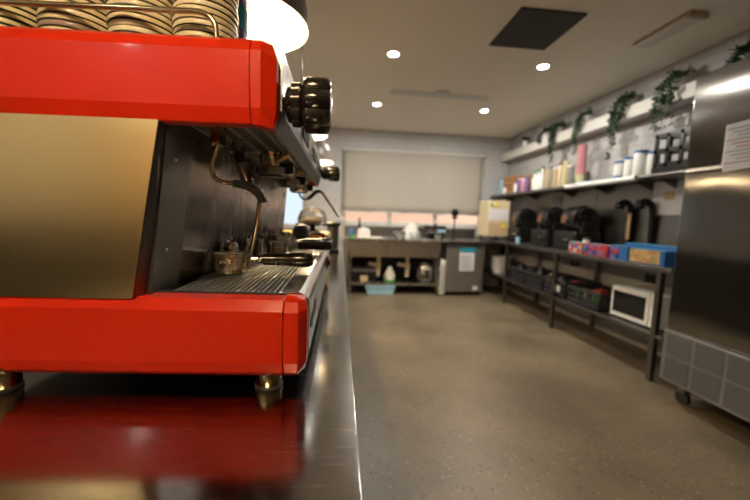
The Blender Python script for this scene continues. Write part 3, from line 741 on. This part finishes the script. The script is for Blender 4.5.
# chiller
t = thing('bench_chiller', 'dark stainless undercounter chiller with white notice on its door', 'fridge', (1.98, 5.5, 0))
MB().box((1.68, 5.22, .05), (2.30, 5.85, .80)).build('cabinet', M['chiller'], t, .006)
dd = MB().box((1.675, 5.18, .07), (2.235, 5.22, .77)).build('door', M['chiller'], t, .006)
MB().box((1.685, 5.172, .772), (2.23, 5.20, .79)).build('door_grip', M['dark'], dd)
no = MB().box((1.88, 5.174, .40), (2.12, 5.18, .70)).build('notice', M['paper'], dd)
for k in range(9): MB().box((1.90, 5.172, .43+k*.026), (2.10-.02*(k % 3), 5.1745, .437+k*.026)).build('print_line', M['ink'], no)
MB().box((1.88, 5.172, .70), (2.14, 5.18, .775)).build('blue_label', M['teal'], dd)
MB().box((2.12, 5.174, .10), (2.20, 5.18, .16)).build('rating_label', M['paper'], dd)
for x in (1.74, 2.24):
    for y in (5.28, 5.8): MB().cyl((x, y, 0), (x, y, .05), .02).build('foot', M['black'], t)
# on the bench
t = thing('squeeze_bottle', 'slim blue bottle with green base at the left end of the bench', 'bottle', (.165, 5.3, .88))
MB().lathe([(.03, 0), (.034, .01), (.034, .06), (.034, .12), (.012, .15), (.012, .19), (0, .19)], (.165, 5.3, .8805)).build('bottle_body', M['blue'], t)
MB().lathe([(.036, 0), (.036, .05)], (.175, 5.28, .8805)).build('green_label', M['green'], t)
t = thing('bleach_bottle', 'square white plastic jug beside the blue bottle on the bench', 'jug', (.36, 5.35, .88))
MB().prism([(.26, .881), (.46, .881), (.46, 1.0), (.42, 1.03), (.28, 1.03), (.26, 1.0)], 1, 5.28, 5.42).build('jug_body', M['white'], t, .015)
MB().cyl((.36, 5.35, 1.03), (.36, 5.35, 1.05), .02).build('cap', M['white'], t)
t = thing('mixer_tap', 'dark sink tap rising behind the white jug', 'tap', (.30, 5.85, .88))
MB().cyl((.32, 5.85, .88), (.32, 5.85, 1.16), .015).build('tap_body', M['black'], t)
MB().tube([(.32, 5.85, 1.14), (.32, 5.82, 1.19), (.32, 5.70, 1.19), (.32, 5.66, 1.12)], .011).build('spout', M['steel_d'], t)
o = MB().box((.47, 5.22, .8805), (.66, 5.55, .892)).build('cutting_board', M['white'], base=(.56, 5.38, .8805), bevel=.003); tag(o, 'thin white board lying flat beside the white jug', 'board')
for x, y, z, r, m_, lb in ((.94, 5.38, .8805, .12, 'steel', 'shiny steel mixing bowl tilted on the sink bench'), (1.185, 5.34, .8805, .11, 'clear', 'clear plastic bowl beside the steel bowl on the bench')):
    o = MB().lathe([(r*.5, 0), (r*.8, r*.45), (r*.9, r*1.0), (r*.86, r*1.0), (r*.75, r*.45), (r*.45, .01), (0, .01)], (x, y, z), seg=32).build('mixing_bowl', M[m_], base=(x, y, z)); tag(o, lb, 'bowl')
o = MB().hull([(1.05, 5.38, .881), (1.32, 5.40, .881), (1.30, 5.62, .881), (1.05, 5.6, .881), (1.13, 5.48, 1.13), (1.22, 5.5, 1.16), (1.02, 5.5, 1.0), (1.33, 5.5, .98)]).build('plastic_bag', M['offwhite'], base=(1.18, 5.5, .881), bevel=.02)
tag(o, 'crumpled pale bag heaped on the bench beside the bowls', 'bag')
o.location.y += .14
t = thing('kitchen_scale', 'black topped scale with round dial on the bench below the window gap', 'scale', (1.5, 5.4, .88))
MB().box((1.38, 5.30, .886), (1.64, 5.52, .99)).build('scale_body', M['black'], t, .012)
MB().box((1.30, 5.24, 1.06), (1.66, 5.58, 1.10)).build('scale_tray', M['black'], t, .008)
MB().box((1.44, 5.36, .99), (1.58, 5.46, 1.06)).build('tray_column', M['white'], t)
MB().lathe([(.06, 0), (.06, .012), (0, .014)], (1.55, 5.30, .945), (0, -1, 0)).build('dial', M['jar'], t)
MB().box((1.52, 5.22, 1.0), (1.64, 5.30, 1.05)).build('receipt', M['ltblue'], t)
for x in (1.41, 1.61):
    for y in (5.33, 5.49): MB().cyl((x, y, .88), (x, y, .886), .012).build('foot', M['rubber'], t)
t = thing('magnifier_stand', 'black round head on a thin stand on the back bench', 'stand', (1.84, 5.5, .88))
MB().lathe([(.07, 0), (.07, .012), (.012, .02)], (1.84, 5.4, .8805)).build('stand_base', M['black'], t)
MB().cyl((1.84, 5.4, .89), (1.84, 5.4, 1.28), .011).build('stand_pole', M['black'], t)
MB().lathe([(.058, -.02), (.062, 0), (.058, .02), (.035, .024), (0, .024)], (1.84, 5.4, 1.32), (0, -1, 0)).build('round_head', M['black'], t)
MB().box((1.80, 5.39, 1.22), (1.88, 5.41, 1.26)).build('head_bracket', M['black'], t)
t = thing('dispenser_cabinet', 'tall cream box with white panel and yellow sticker in the back corner', 'cabinet', (2.43, 5.4, .88))
MB().box((2.32, 5.20, .965), (2.67, 5.60, 1.53)).build('cabinet_body', M['cardbox'], t, .01)
MB().box((2.32, 5.195, 1.22), (2.64, 5.205, 1.40)).build('white_panel', M['paper'], t)
MB().box((2.325, 5.192, .97), (2.64, 5.202, 1.19)).build('lower_panel', M['card'], t, .003)
MB().box((2.53, 5.187, 1.10), (2.62, 5.195, 1.16)).build('yellow_sticker', M['yellow'], t)
MB().lathe([(.035, 0), (.03, .015), (0, .018)], (2.44, 5.20, 1.46), (0, -1, 0)).build('orange_dial', M['yellow'], t)
MB().lathe([(.025, 0), (.02, .015), (0, .018)], (2.365, 5.20, 1.465), (0, -1, 0)).build('green_dial', M['green'], t)
for x in (2.36, 2.64):
    for y in (5.24, 5.56): MB().box((x-.02, y-.02, .9005), (x+.02, y+.02, .966)).build('leg', M['grey'], t)

# ================================================================ RIGHT-HAND TABLES AND SHELVES
t = thing('prep_table', 'long stainless prep table with lower shelf along the right wall', 'table', (2.7, 4.0, 0))
MB().box((2.42, 2.24, .862), (2.995, 5.99, .90)).build('tabletop', M['steel_d'], t, .004)
MB().box((2.43, 2.26, .345), (2.97, 5.95, .375)).build('lower_shelf', M['steel_d'], t, .004)
for y in (2.34, 3.61, 4.75, 5.92):
    for x in (2.445, 2.95): MB().box((x-.02, y-.02, 0), (x+.02, y+.02, .865)).build('leg', M['steel_d'], t, .003)
MB().box((2.975, 2.24, .90), (2.998, 5.99, .96)).build('upstand', M['steel_d'], t)
struct(MB().box((2.985, 2.0, .96), (2.999, 3.75, 1.64)).build('trim_2', M['steel_d']))
struct(MB().box((2.985, 3.76, .96), (2.999, 5.99, 1.64)).build('trim_3', M['steel_d']))

t = thing('wall_shelf', 'long steel shelf on the right wall holding jars and canisters', 'shelf', (2.85, 4.9, 1.65))
MB().box((2.68, 3.93, 1.625), (2.995, 5.98, 1.66)).build('shelf_board', M['steel_d'], t, .004)
for y in (4.2, 5.0, 5.7): MB().prism([(2.995, 1.54), (2.995, 1.625), (2.80, 1.625)], 1, y-.008, y+.008).build('bracket', M['steel_d'], t)
t = thing('wall_shelf', 'pale edged wall shelf nearer the fridge holding white tins', 'shelf', (2.85, 3.2, 1.65))
MB().box((2.70, 2.90, 1.625), (2.995, 3.91, 1.66)).build('shelf_board', M['steel_d'], t, .004)
MB().cyl((2.69, 2.92, 1.643), (2.69, 3.91, 1.643), .026, seg=20).build('front_tube', M['white'], t)
for y in (3.05, 3.6): MB().prism([(2.995, 1.54), (2.995, 1.625), (2.80, 1.625)], 1, y-.008, y+.008).build('bracket', M['steel_d'], t)
t = thing('wall_shelf', 'short steel shelf under the black rack beside the fridge', 'shelf', (2.85, 2.6, 1.65))
MB().box((2.70, 2.30, 1.63), (2.995, 2.89, 1.66)).build('shelf_board', M['steel_d'], t, .004)
MB().cyl((2.695, 2.31, 1.645), (2.695, 2.88, 1.645), .016).build('front_tube', M['steel_d'], t)
for y in (2.4, 2.8): MB().prism([(2.995, 1.54), (2.995, 1.63), (2.80, 1.63)], 1, y-.008, y+.008).build('bracket', M['steel_d'], t)

SZ = 1.6605
def jar(x, y, r, h, body, lidm, name, lb, cat, grp=None, z=SZ, lid_h=.02, seg=20, neck=None):
    t = thing(name, lb, cat, (x, y, z), grp)
    pr = [(r*.94, 0), (r, .006), (r, h*.86), (r*.92, h-.004), (r*.9, h)] if neck is None else [(r*.94, 0), (r, .006), (r, h*.62), (neck, h*.8), (neck, h), (0, h)]
    MB().lathe(pr, (x, y, z), seg=seg).build('jar_body' if cat != 'bottle' else 'bottle_body', M[body], t)
    rr = r*1.02 if neck is None else neck*1.2
    MB().lathe([(rr, h-.002), (rr, h+lid_h), (0, h+lid_h+.001)], (x, y, z), seg=seg).build('lid' if cat != 'bottle' else 'cap', M[lidm], t)
    return t
# blue jugs at the far end
jar(2.86, 5.90, .055, .22, 'teal', 'blue', 'water_jug', 'dark blue jug at the far corner end of the shelf', 'jug')
jar(2.80, 5.76, .06, .27, 'ltblue', 'grey', 'water_jug', 'blue grey jug in front of the darker blue one on the shelf', 'jug')
t = thing('wooden_crate', 'orange brown slatted wooden crate at the far part of the shelf', 'crate', (2.85, 5.45, SZ))
c = MB()
for (a, b) in (((2.74, 5.30), (2.755, 5.62)), ((2.945, 5.30), (2.96, 5.62)), ((2.74, 5.285), (2.96, 5.30)), ((2.74, 5.62), (2.96, 5.635))):
    for k in range(4): c.box((a[0], a[1], SZ+.01+k*.072), (b[0], b[1], SZ+.068+k*.072))
c.build('slat_walls', M['wood'], t, .002)
MB().box((2.74, 5.29, SZ), (2.96, 5.63, SZ+.012)).build('crate_floor', M['wood'], t)
t = thing('wooden_crate', 'second orange brown wooden crate behind the green capped bottles', 'crate', (2.90, 5.0, SZ))
c = MB()
for (a, b) in (((2.88, 4.84), (2.892, 5.20)), ((2.965, 4.84), (2.977, 5.20)), ((2.88, 4.825), (2.977, 4.84)), ((2.88, 5.20), (2.977, 5.215))):
    for k in range(4): c.box((a[0], a[1], SZ+.01+k*.068), (b[0], b[1], SZ+.064+k*.068))
c.build('slat_walls', M['wood'], t, .002)
MB().box((2.88, 4.83, SZ), (2.977, 5.21, SZ+.012)).build('crate_floor', M['wood'], t)

SY = [(5.50, .03, .10, 'white', 'pink', 'small white jar with pink lid in front of the first wooden crate'),
      (5.18, .04, .14, 'white', 'purple', 'white jar with purple lid beside the wooden crate'),
      (5.08, .042, .20, 'purple', 'pink', 'purple bottle-shaped jar with pink lid among the shelf jars'),
      (4.97, .036, .18, 'pink', 'white', 'pink jar with white lid next to the purple jar'),
      (4.88, .036, .19, 'purple', 'purple', 'plain dark purple canister before the green lidded jars')]
for y, r, h, b, l, lb in SY: jar(2.74 if y < 5.2 else 2.705, y, r, h, b, l, 'spice_jar', lb, 'jar', 'jars and canisters along the wall shelf')
for i, (y, h, lb) in enumerate(((4.76, .25, 'white syrup bottle with green cap, farthest of its trio'), (4.67, .27, 'white syrup bottle with green cap, middle of its trio'), (4.58, .30, 'white syrup bottle with green cap, nearest of its trio'))):
    jar(2.79, y, .040, h, 'white', 'green', 'syrup_bottle', lb, 'bottle', 'green capped syrup bottles', lid_h=.03, neck=.018)
for i, (y, h, b, l, lb) in enumerate(((4.47, .24, 'card', 'goldp', 'tan jar with gold lid right after the syrup bottles'), (4.38, .27, 'jar', 'grey', 'frosted tall jar with grey lid between two tan jars'),
        (4.29, .25, 'card', 'white', 'tan jar with white lid between frosted and copper jars'), (4.19, .29, 'beige', 'copper', 'tall beige jar with copper lid on the far shelf'),
        (4.09, .30, 'paleyellow', 'paleyellow', 'pale yellow tall container on the shelf'), (4.00, .24, 'jar', 'white', 'frosted jar with white lid at the near end of the dark shelf'))):
    jar(2.80, y, .038, h, b, l, 'storage_jar', lb, 'jar', 'jars and canisters along the wall shelf')
t = thing('cup_stack', 'tall stack of pink paper cups with yellow base on the shelf', 'cups', (2.83, 3.86, SZ))
MB().lathe([(.04, 0), (.046, .005), (.046, .11), (.048, .13)], (2.83, 3.86, SZ)).build('yellow_cups', M['paleyellow'], t)
pk = [(.044, .13)]
for k in range(22): pk += [(.045, .13+k*.0155), (.049, .13+k*.0155+.006), (.0495, .13+k*.0155+.010), (.045, .13+k*.0155+.012)]
pk += [(.049, .475), (0, .475)]
MB().lathe(pk, (2.83, 3.86, SZ)).build('pink_cups', M['pink'], t)
o = MB().box((2.74, 3.66, SZ), (2.86, 3.80, SZ+.035)).build('napkin_pack', M['ltblue'], base=(2.8, 3.73, SZ), bevel=.008); tag(o, 'small blue and white pack lying beside the pink cup stack', 'pack')
for i, y in enumerate((3.60, 3.50, 3.41)):
    tag(MB().lathe([(.022, 0), (.028, .09), (.026, .09), (.02, .006), (0, .006)], (2.82, y, SZ), seg=18).build('drinking_glass', M['clear'], base=(2.82, y, SZ)),
        ['clear drinking glass on the pale shelf, nearest the pink cups', 'clear drinking glass on the pale shelf, middle of three', 'clear drinking glass on the pale shelf, nearest the white tins'][i], 'glass', 'clear glasses on the shelf')
for i, (y, h, lb) in enumerate(((3.25, .17, 'white tin with blue lid, farthest of the row of tins'), (3.13, .19, 'white tin with blue lid, second of the row from the glasses'),
        (3.01, .23, 'tallest white tin with blue lid, in the shelf row'), (2.885, .20, 'white tin with blue lid, next to the black rack'))):
    t = jar(2.80 if i < 3 else 2.81, y, .048 if i != 2 else .058, h, 'white', 'blue', 'milk_powder_tin', lb, 'tin', 'white tins with blue lids', lid_h=.018)
    if i == 0:
        MB().lathe([(.0535, .0), (.0535, .035)], (2.80, 3.25, SZ+.004), seg=20).build('blue_band', M['blue'], t)
# black letter rack / crate tilted on the short shelf
t = thing('black_rack', 'black slatted plastic crate on the short shelf beside the fridge', 'crate', (2.79, 2.61, SZ))
c = MB(); ya, yb, za, zb = 2.42, 2.80, SZ+.05, SZ+.335
for x in (2.72, 2.85):
    for z in (za, (za+zb)/2-.02, zb-.035): c.box((x, ya, z), (x+.016, yb, z+.04))
    for y in (ya, ya+.12, ya+.24, yb-.035): c.box((x, y, za), (x+.016, y+.035, zb))
for y in (ya, yb-.016):
    for z in (za, (za+zb)/2-.01, zb-.03): c.box((2.72, y, z), (2.866, y+.016, z+.03))
c.build('slatted_sides', M['black'], t, .003)
MB().box((2.715, ya-.005, SZ), (2.87, yb+.005, za+.004)).build('crate_base', M['black'], t, .006)

# things on the prep table
def grinder(y, lb, s=1.0, extra=False):
    x = 2.74; t = thing('drink_dispenser', lb, 'dispenser', (x, y, .9005), 'black machines on the prep table')
    z = .9005
    MB().box((x-.16, y-.17*s, z), (x+.16, y+.17*s, z+.22)).build('machine_base', M['black'], t, .02)
    MB().box((x-.06, y-.15*s, z+.22), (x+.15, y+.15*s, z+.33)).build('machine_neck', M['black'], t, .02)
    MB().lathe([(.06, -.14*s), (.13, -.13*s), (.15, -.08*s), (.15, .08*s), (.13, .13*s), (.06, .14*s)], (x+.02, y, z+.36), (0, 1, 0), 28).build('round_tank', M['black_glass'], t)
    a = [(x-.16+.16*(1-math.cos(k*PI/8)), y-.12*s+.01*k, z+.30+.20*math.sin(k*PI/8)) for k in range(9)]
    MB().tube(a, .016, sub=3).build('arched_handle', M['black'], t)
    MB().lathe([(.05, -.004), (.05, .004)], (x-.13, y+.05, z+.36), (-1, 0, .2), 20).build('copper_disc', M['copper'], t)
    MB().lathe([(.016, 0), (.014, .03), (0, .03)], (x-.16, y-.06*s, z+.12), (-1, 0, 0), 16).build('tap_knob', M['steel'], t)
    return t
grinder(4.90, 'black drink machine with arched handle, farthest of three on the table')
grinder(4.22, 'black drink machine with arched handle, middle of three on the table', 1.1)
grinder(3.72, 'black round bodied machine nearest the red and blue wrap boxes', 1.15)
t = thing('wall_notice', 'pale sheet hanging on the wall above the black machines', 'notice', (2.98, 4.48, 1.4))
MB().box((2.978, 4.38, 1.36), (2.984, 4.60, 1.60)).build('sheet', M['grey'], t)
o = jar(2.52, 4.62, .03, .07, 'ltblue', 'ltblue', 'small_pot', 'tiny blue pot at the table edge before the black machines', 'pot', z=.9005)
# wrap boxes
def wrapbox(y0_, y1_, x0_, z0_, h, m_, pm, lb, d=.10, a=.01, b=.99):
    t = thing('wrap_box', lb, 'box', (x0_+d/2, (y0_+y1_)/2, z0_), 'food wrap boxes along the prep table edge')
    MB().box((x0_, y0_, z0_), (x0_+d, y1_, z0_+h)).build('carton', M[m_], t, .004)
    L = y1_-y0_
    MB().box((x0_-.002, y0_+L*a, z0_+h*.08), (x0_+.001, y0_+L*b, z0_+h*.96)).build('printed_front', M[pm], t)
    MB().box((x0_+.008, y0_+L*a, z0_+h-.001), (x0_+d-.01, y0_+L*b, z0_+h+.002)).build('printed_top', M['print_a' if m_ == 'redp' else 'teal'], t)
wrapbox(3.24, 3.44, 2.46, .9005, .115, 'card', 'print_a', 'red, blue and cream patterned wrap box, farthest along the table edge')
wrapbox(2.90, 3.22, 2.46, .9005, .115, 'redp', 'print_b', 'red and navy wrap box in the middle of the row')
wrapbox(2.68, 2.88, 2.46, .9005, .125, 'blue', 'print_b', 'blue wrap box with dark red print just before the tan box', a=.45)
wrapbox(2.34, 2.66, 2.46, .9005, .120, 'blue', 'print_c', 'blue wrap box with tan food print nearest the fridge', a=.12, b=.99)
wrapbox(2.36, 2.86, 2.59, .9005, .15, 'blue', 'blue', 'plain blue wrap box lying behind the front row')
t = jar(2.60, 3.36, .035, .14, 'white', 'steel', 'sugar_shaker', 'small white shaker behind the farthest wrap box', 'shaker', z=.9005)
# wall items
t = thing('wall_notice', 'white sheet of paper fixed to the wall beside the fridge', 'notice', (2.98, 2.85, 1.3))
MB().box((2.976, 2.70, 1.315), (2.984, 3.02, 1.64)).build('sheet', M['paper'], t)
MB().box((2.974, 2.80, 1.45), (2.977, 2.90, 1.52)).build('tan_mark', M['card'], t)
for y, lb, gold in ((3.22, 'black hooked dispenser with gold strip on the wall', True), (2.98, 'black hooked dispenser without a strip, beside the paper sheet', False), (2.50, 'black hooked dispenser closest to the fridge', False)):
    t = thing('wall_dispenser', lb, 'dispenser', (2.97, y, 1.1), 'black hooked dispensers on the right wall')
    MB().tube([(2.965, y, 1.0), (2.955, y, 1.20), (2.945, y, 1.38), (2.90, y+.03, 1.44), (2.85, y+.05, 1.41)], [.025, .028, .03, .035, .03], sub=4).build('hooked_body', M['black'], t)
    MB().lathe([(.04, 0), (.045, .02), (.045, .06), (.03, .08)], (2.86, y+.05, 1.37)).build('dispenser_head', M['black'], t)
    if gold: MB().box((2.915, y-.035, 1.06), (2.925, y+.005, 1.33)).build('gold_strip', M['goldp'], t, .003)
# below: crates, tubs, microwave
def crate(y0_, y1_, z0_, h, lb, lab=False):
    t = thing('storage_crate', lb, 'crate', (2.68, (y0_+y1_)/2, z0_), 'dark crates on the lower table shelf')
    xa, xb = 2.475, 2.90; c = MB()
    for x in (xa, xb-.012):
        c.box((x, y0_, z0_), (x+.012, y1_, z0_+.05)); c.box((x-.006, y0_-.004, z0_+h-.03), (x+.016, y1_+.004, z0_+h))
        nn = 9
        for k in range(nn): yy = y0_+(y1_-y0_-.018)*k/(nn-1); c.box((x, yy, z0_+.04), (x+.012, yy+.018, z0_+h-.02))
        c.box((x+.002, y0_, z0_+h*.45), (x+.010, y1_, z0_+h*.58))
    for y in (y0_, y1_-.012):
        c.box((xa, y, z0_), (xb, y+.012, z0_+.05)); c.box((xa, y, z0_+h-.03), (xb, y+.012, z0_+h)); c.box((xa, y+.002, z0_+.04), (xb, y+.01, z0_+h*.6))
    c.build('lattice_sides', M['crate'], t)
    MB().box((xa, y0_, z0_), (xb, y1_, z0_+.012)).build('crate_floor', M['crate'], t)
    if lab: MB().box((xa-.010, y0_+.08, z0_+.06), (xa-.005, y0_+.18, z0_+.13)).build('white_label', M['paper'], t)
LZ = .3755
crate(4.30, 4.70, LZ, .19, 'dark grey lattice crate, farthest on the lower shelf')
crate(3.90, 4.28, LZ, .19, 'dark grey lattice crate, middle one on the lower shelf')
crate(3.46, 3.86, LZ, .19, 'dark grey lattice crate with white label on the lower shelf', True)
crate(2.96, 3.42, LZ, .17, 'dark lattice crate holding green and red packets beside the microwave')
k_ = 0
for y, x, m_, h, lb in ((4.6, 2.6, 'black', .22, 'black bag bulging out of the farthest crate'), (4.42, 2.66, 'crate', .20, 'dark grey bag in the farthest crate'), (4.15, 2.62, 'black', .24, 'black bag bulging out of the middle crate'), (4.0, 2.68, 'paleyellow', .17, 'pale yellow pack inside the middle crate'),
                   (3.72, 2.62, 'crate', .19, 'dark pack inside the labelled crate'), (3.56, 2.66, 'redp', .17, 'red pack inside the labelled crate')):
    r_ = .075
    o = MB().lathe([(r_*.8, 0), (r_, h*.3), (r_*.95, h*.75), (r_*.5, h), (0, h*1.02)], (x, y, LZ+.0125), seg=12).build('packed_bag', M[m_], base=(x, y, LZ+.0125), bevel=0); tag(o, lb, 'bag')
for y, x, m_, lb in ((3.34, 2.56, 'green', 'green packet farthest in the crate beside the microwave'), (3.22, 2.56, 'card', 'tan packet in the crate beside the microwave'), (3.09, 2.56, 'green', 'green packet nearest the microwave in its crate'), (3.28, 2.74, 'redp', 'red packet at the back of the crate beside the microwave')):
    o = MB().box((x-.04, y-.045, LZ+.0125), (x+.06, y+.045, LZ+.145)).build('food_packet', M[m_], base=(x, y, LZ+.0125), bevel=.012); tag(o, lb, 'packet')
t = thing('microwave_oven', 'white microwave with dark window on the lower table shelf', 'microwave', (2.70, 2.64, LZ))
MB().box((2.52, 2.38, LZ+.012), (2.92, 2.86, LZ+.285)).build('casing', M['white'], t, .012)
dr = MB().box((2.503, 2.47, LZ+.015), (2.522, 2.855, LZ+.282)).build('door', M['white'], t, .006)
MB().box((2.500, 2.50, LZ+.055), (2.505, 2.83, LZ+.245)).build('door_window', M['black_glass'], dr, .002)
cp_ = MB().box((2.506, 2.385, LZ+.015), (2.522, 2.465, LZ+.282)).build('control_panel', M['white'], t, .004)
for z in (.09, .19): MB().lathe([(.024, 0), (.022, .014), (0, .015)], (2.506, 2.425, LZ+z), (-1, 0, 0)).build('dial', M['offwhite'], cp_)
for y in (2.42, 2.82):
    for x in (2.56, 2.88): MB().cyl((x, y, LZ), (x, y, LZ+.013), .014).build('foot', M['rubber'], t)
# white tubs beneath the corner
for i, lb in enumerate(('lowest white plastic tub of the stack in the back corner', 'second white plastic tub of the corner stack', 'third white plastic tub of the corner stack', 'topmost white plastic tub of the corner stack')):
    z = .3755 + i*.055
    o = MB().lathe([(.12, 0), (.155, .09), (.165, .10), (.16, .10), (.15, .09), (.115, .008), (0, .008)], (2.62, 5.28, z), seg=28).build('food_tub', M['white'], base=(2.62, 5.28, z)); tag(o, lb, 'tub', 'white tubs stacked in the corner')
# power points under the table
for y, lb in ((4.05, 'dark double power point on the wall above the crates'), (2.95, 'dark double power point on the wall above the microwave')):
    o = MB().box((2.985, y-.07, .66), (3.0, y+.07, .74)).build('power_point', M['black'], base=(2.99, y, .70), bevel=.004); tag(o, lb, 'socket')

# ---------------------------------------------------------------- fridge
t = thing('upright_fridge', 'tall stainless steel upright fridge at the right edge with paper notice', 'fridge', (2.64, 1.72, 0))
FX, FY0, FY1 = 2.28, 1.32, 2.10
MB().box((FX+.04, FY0, .14), (2.96, FY1, 2.19)).build('cabinet', M['fridge'], t, .006)
d1 = MB().box((FX, FY0+.01, 1.60), (FX+.045, FY1-.004, 2.185)).build('door', M['fridge'], t, .008)
d2 = MB().box((FX, FY0+.01, .50), (FX+.045, FY1-.004, 1.565)).build('door', M['fridge'], t, .008)
MB().prism([(FX-.004, 1.570), (FX+.012, 1.565), (FX+.03, 1.598), (FX+.012, 1.600)], 1, FY0+.02, FY1-.01).build('grip_rail', M['dulled'], d1)
no = MB().hull([(FX-.003, 1.62, 1.83), (FX-.003, 1.865, 1.822), (FX-.003, 1.865, 1.545), (FX-.003, 1.62, 1.56), (FX+.002, 1.62, 1.83), (FX+.002, 1.885, 1.822), (FX+.002, 1.885, 1.61), (FX+.002, 1.62, 1.61)]).build('notice', M['paper'], d1)
for k in range(10):
    MB().box((FX-.0045, 1.65, 1.79-k*.022), (FX-.0028, 1.865-.03*(k % 3), 1.795-k*.022)).build('print_line', M['inkred' if k in (4, 5) else 'ink'], no)
gr = MB().box((FX-.012, FY0, .145), (FX+.04, FY1, .495)).build('vent_grille', M['grille'], t, .004)
ny = 4; wcell = (FY1-FY0-.03)/ny
for i in range(ny):
    for j in range(2):
        a = FY0+.03+i*wcell; z = .17+j*.165
        m_ = MB().box((FX-.0135, a-.006, z-.004), (FX-.010, a+wcell-.028, z+.146)).build('mesh_insert', M['mesh'], gr)
for y in (FY0+.08, FY1-.10):
    for x in (2.36, 2.90):
        w = MB().cyl((x-.014, y, .045), (x+.014, y, .045), .045).build('castor', M['rubber'], t)
        MB().box((x-.025, y-.025, .08), (x+.025, y+.025, .142)).build('castor_fork', M['steel_d'], w)

# ---------------------------------------------------------------- plants on the ledge
def plant(y, z0_, trails, bushy, lb, mleaf='leaf', x=2.90, pot='white', seed=1, cat='plant', r=.05, h=.09, group='trailing plants on the high ledge'):
    rnd = random.Random(seed)
    t = thing('trailing_plant' if trails else 'potted_plant', lb, cat, (x, y, z0_), group)
    MB().lathe([(r*.75, 0), (r, h), (r*.93, h), (r*.7, .01), (0, .01)], (x, y, z0_), seg=20).build('pot', M[pot], t)
    MB().lathe([(0, h-.02), (r*.9, h-.018), (r*.9, h-.012), (0, h-.008)], (x, y, z0_), seg=16).build('soil', M['soil'], t)
    st = MB(); lf = MB()
    def leaf(p, s):
        d = Vector((rnd.uniform(-1, .6), rnd.uniform(-1, 1), rnd.uniform(-.8, .6))).normalized()
        u = d.orthogonal().normalized(); q = Vector(p); nrm = d.cross(u)*s*.12
        lf.add([q, q+d*s*.3+u*s*.3+nrm, q+d*s*.7+u*s*.28, q+d*s-nrm, q+d*s*.7-u*s*.28, q+d*s*.3-u*s*.3+nrm, q+d*s*.5-nrm], [(0, 1, 6), (1, 2, 6), (2, 3, 6), (3, 4, 6), (4, 5, 6), (5, 0, 6)], 0, True)
    top = Vector((x, y, z0_+h))
    for k in range(bushy):
        a = rnd.random()*2*PI; rr = rnd.uniform(.02, .10); e = top+Vector((rr*math.cos(a)*.8, rr*math.sin(a)*1.2, rnd.uniform(.0, .09)))
        st.tube([top+Vector((0, 0, -.02)), top.lerp(e, .5)+Vector((0, 0, .02)), e], .0015, 4, sub=2)
        for j in range(5): leaf(top.lerp(e, rnd.uniform(.3, 1)), rnd.uniform(.03, .05))
    for (dy, L, wob) in trails:
        pts = [top+Vector((0, 0, -.02)), Vector((2.86, y+dy*.6, z0_+h+.03)), Vector((2.822, y+dy*.9, z0_+h-.04))]
        n = max(3, int(L/.07))
        for i in range(1, n+1): pts.append(Vector((2.812+rnd.uniform(-.012, .008), y+dy+wob*math.sin(i*.8), z0_+h-.04-L*i/n)))
        st.tube(pts, .0018, 4, sub=2)
        for i in range(1, len(pts)-1):
            m = 13 if i < len(pts)*.6 else 8
            for j in range(m): leaf(pts[i].lerp(pts[i+1], rnd.random())+Vector((rnd.uniform(-.012, .008), rnd.uniform(-.02, .02), 0)), rnd.uniform(.028, .045))
    st.build('stems', M['stem'], t); o = lf.build('foliage', M[mleaf], t); o['kind'] = 'stuff'
    return t
LE = 2.4005
plant(5.30, LE, [], 26, 'small bushy green plant in white pot at the far end of the high ledge', seed=2)
plant(4.74, LE, [(.03, .10, .01)], 26, 'bushy plant with one short trail beside the long vine on the ledge', seed=3)
plant(4.46, LE, [(-.02, .42, .015), (.03, .32, .01), (-.05, .22, .01), (.0, .44, .01)], 22, 'second trailing plant, one long thin vine reaching toward the jars', seed=4)
plant(3.93, LE, [(.03, .38, .015), (.06, .26, .01), (-.02, .12, .01), (.07, .40, .01)], 18, 'lighter trailing plant above the pink cup stack', 'leaf2', seed=5)
plant(3.36, LE, [(.05, .56, .012), (.02, .42, .015), (-.04, .30, .015), (-.09, .16, .01), (.07, .34, .01), (.0, .25, .01)], 26, 'thick dark trailing plant hanging above the white tins', seed=6)
plant(2.80, LE, [(.05, .40, .012), (.10, .28, .015), (-.05, .38, .012), (.02, .22, .01), (.12, .42, .01)], 24, 'loose trailing plant above the black crate', 'leaf2', seed=7)
plant(2.30, LE, [(.03, .12, .012), (-.03, .16, .015)], 26, 'trailing plant above the fridge at the right edge', seed=8)
t = plant(5.26, SZ+.30, [], 22, 'small green plant sitting on top of the wooden crate', 'leaf2', x=2.85, seed=9, pot='wood', group='plants on the wall shelf', h=.05)
t.location.z = SZ+.012; t.location.y = 5.40
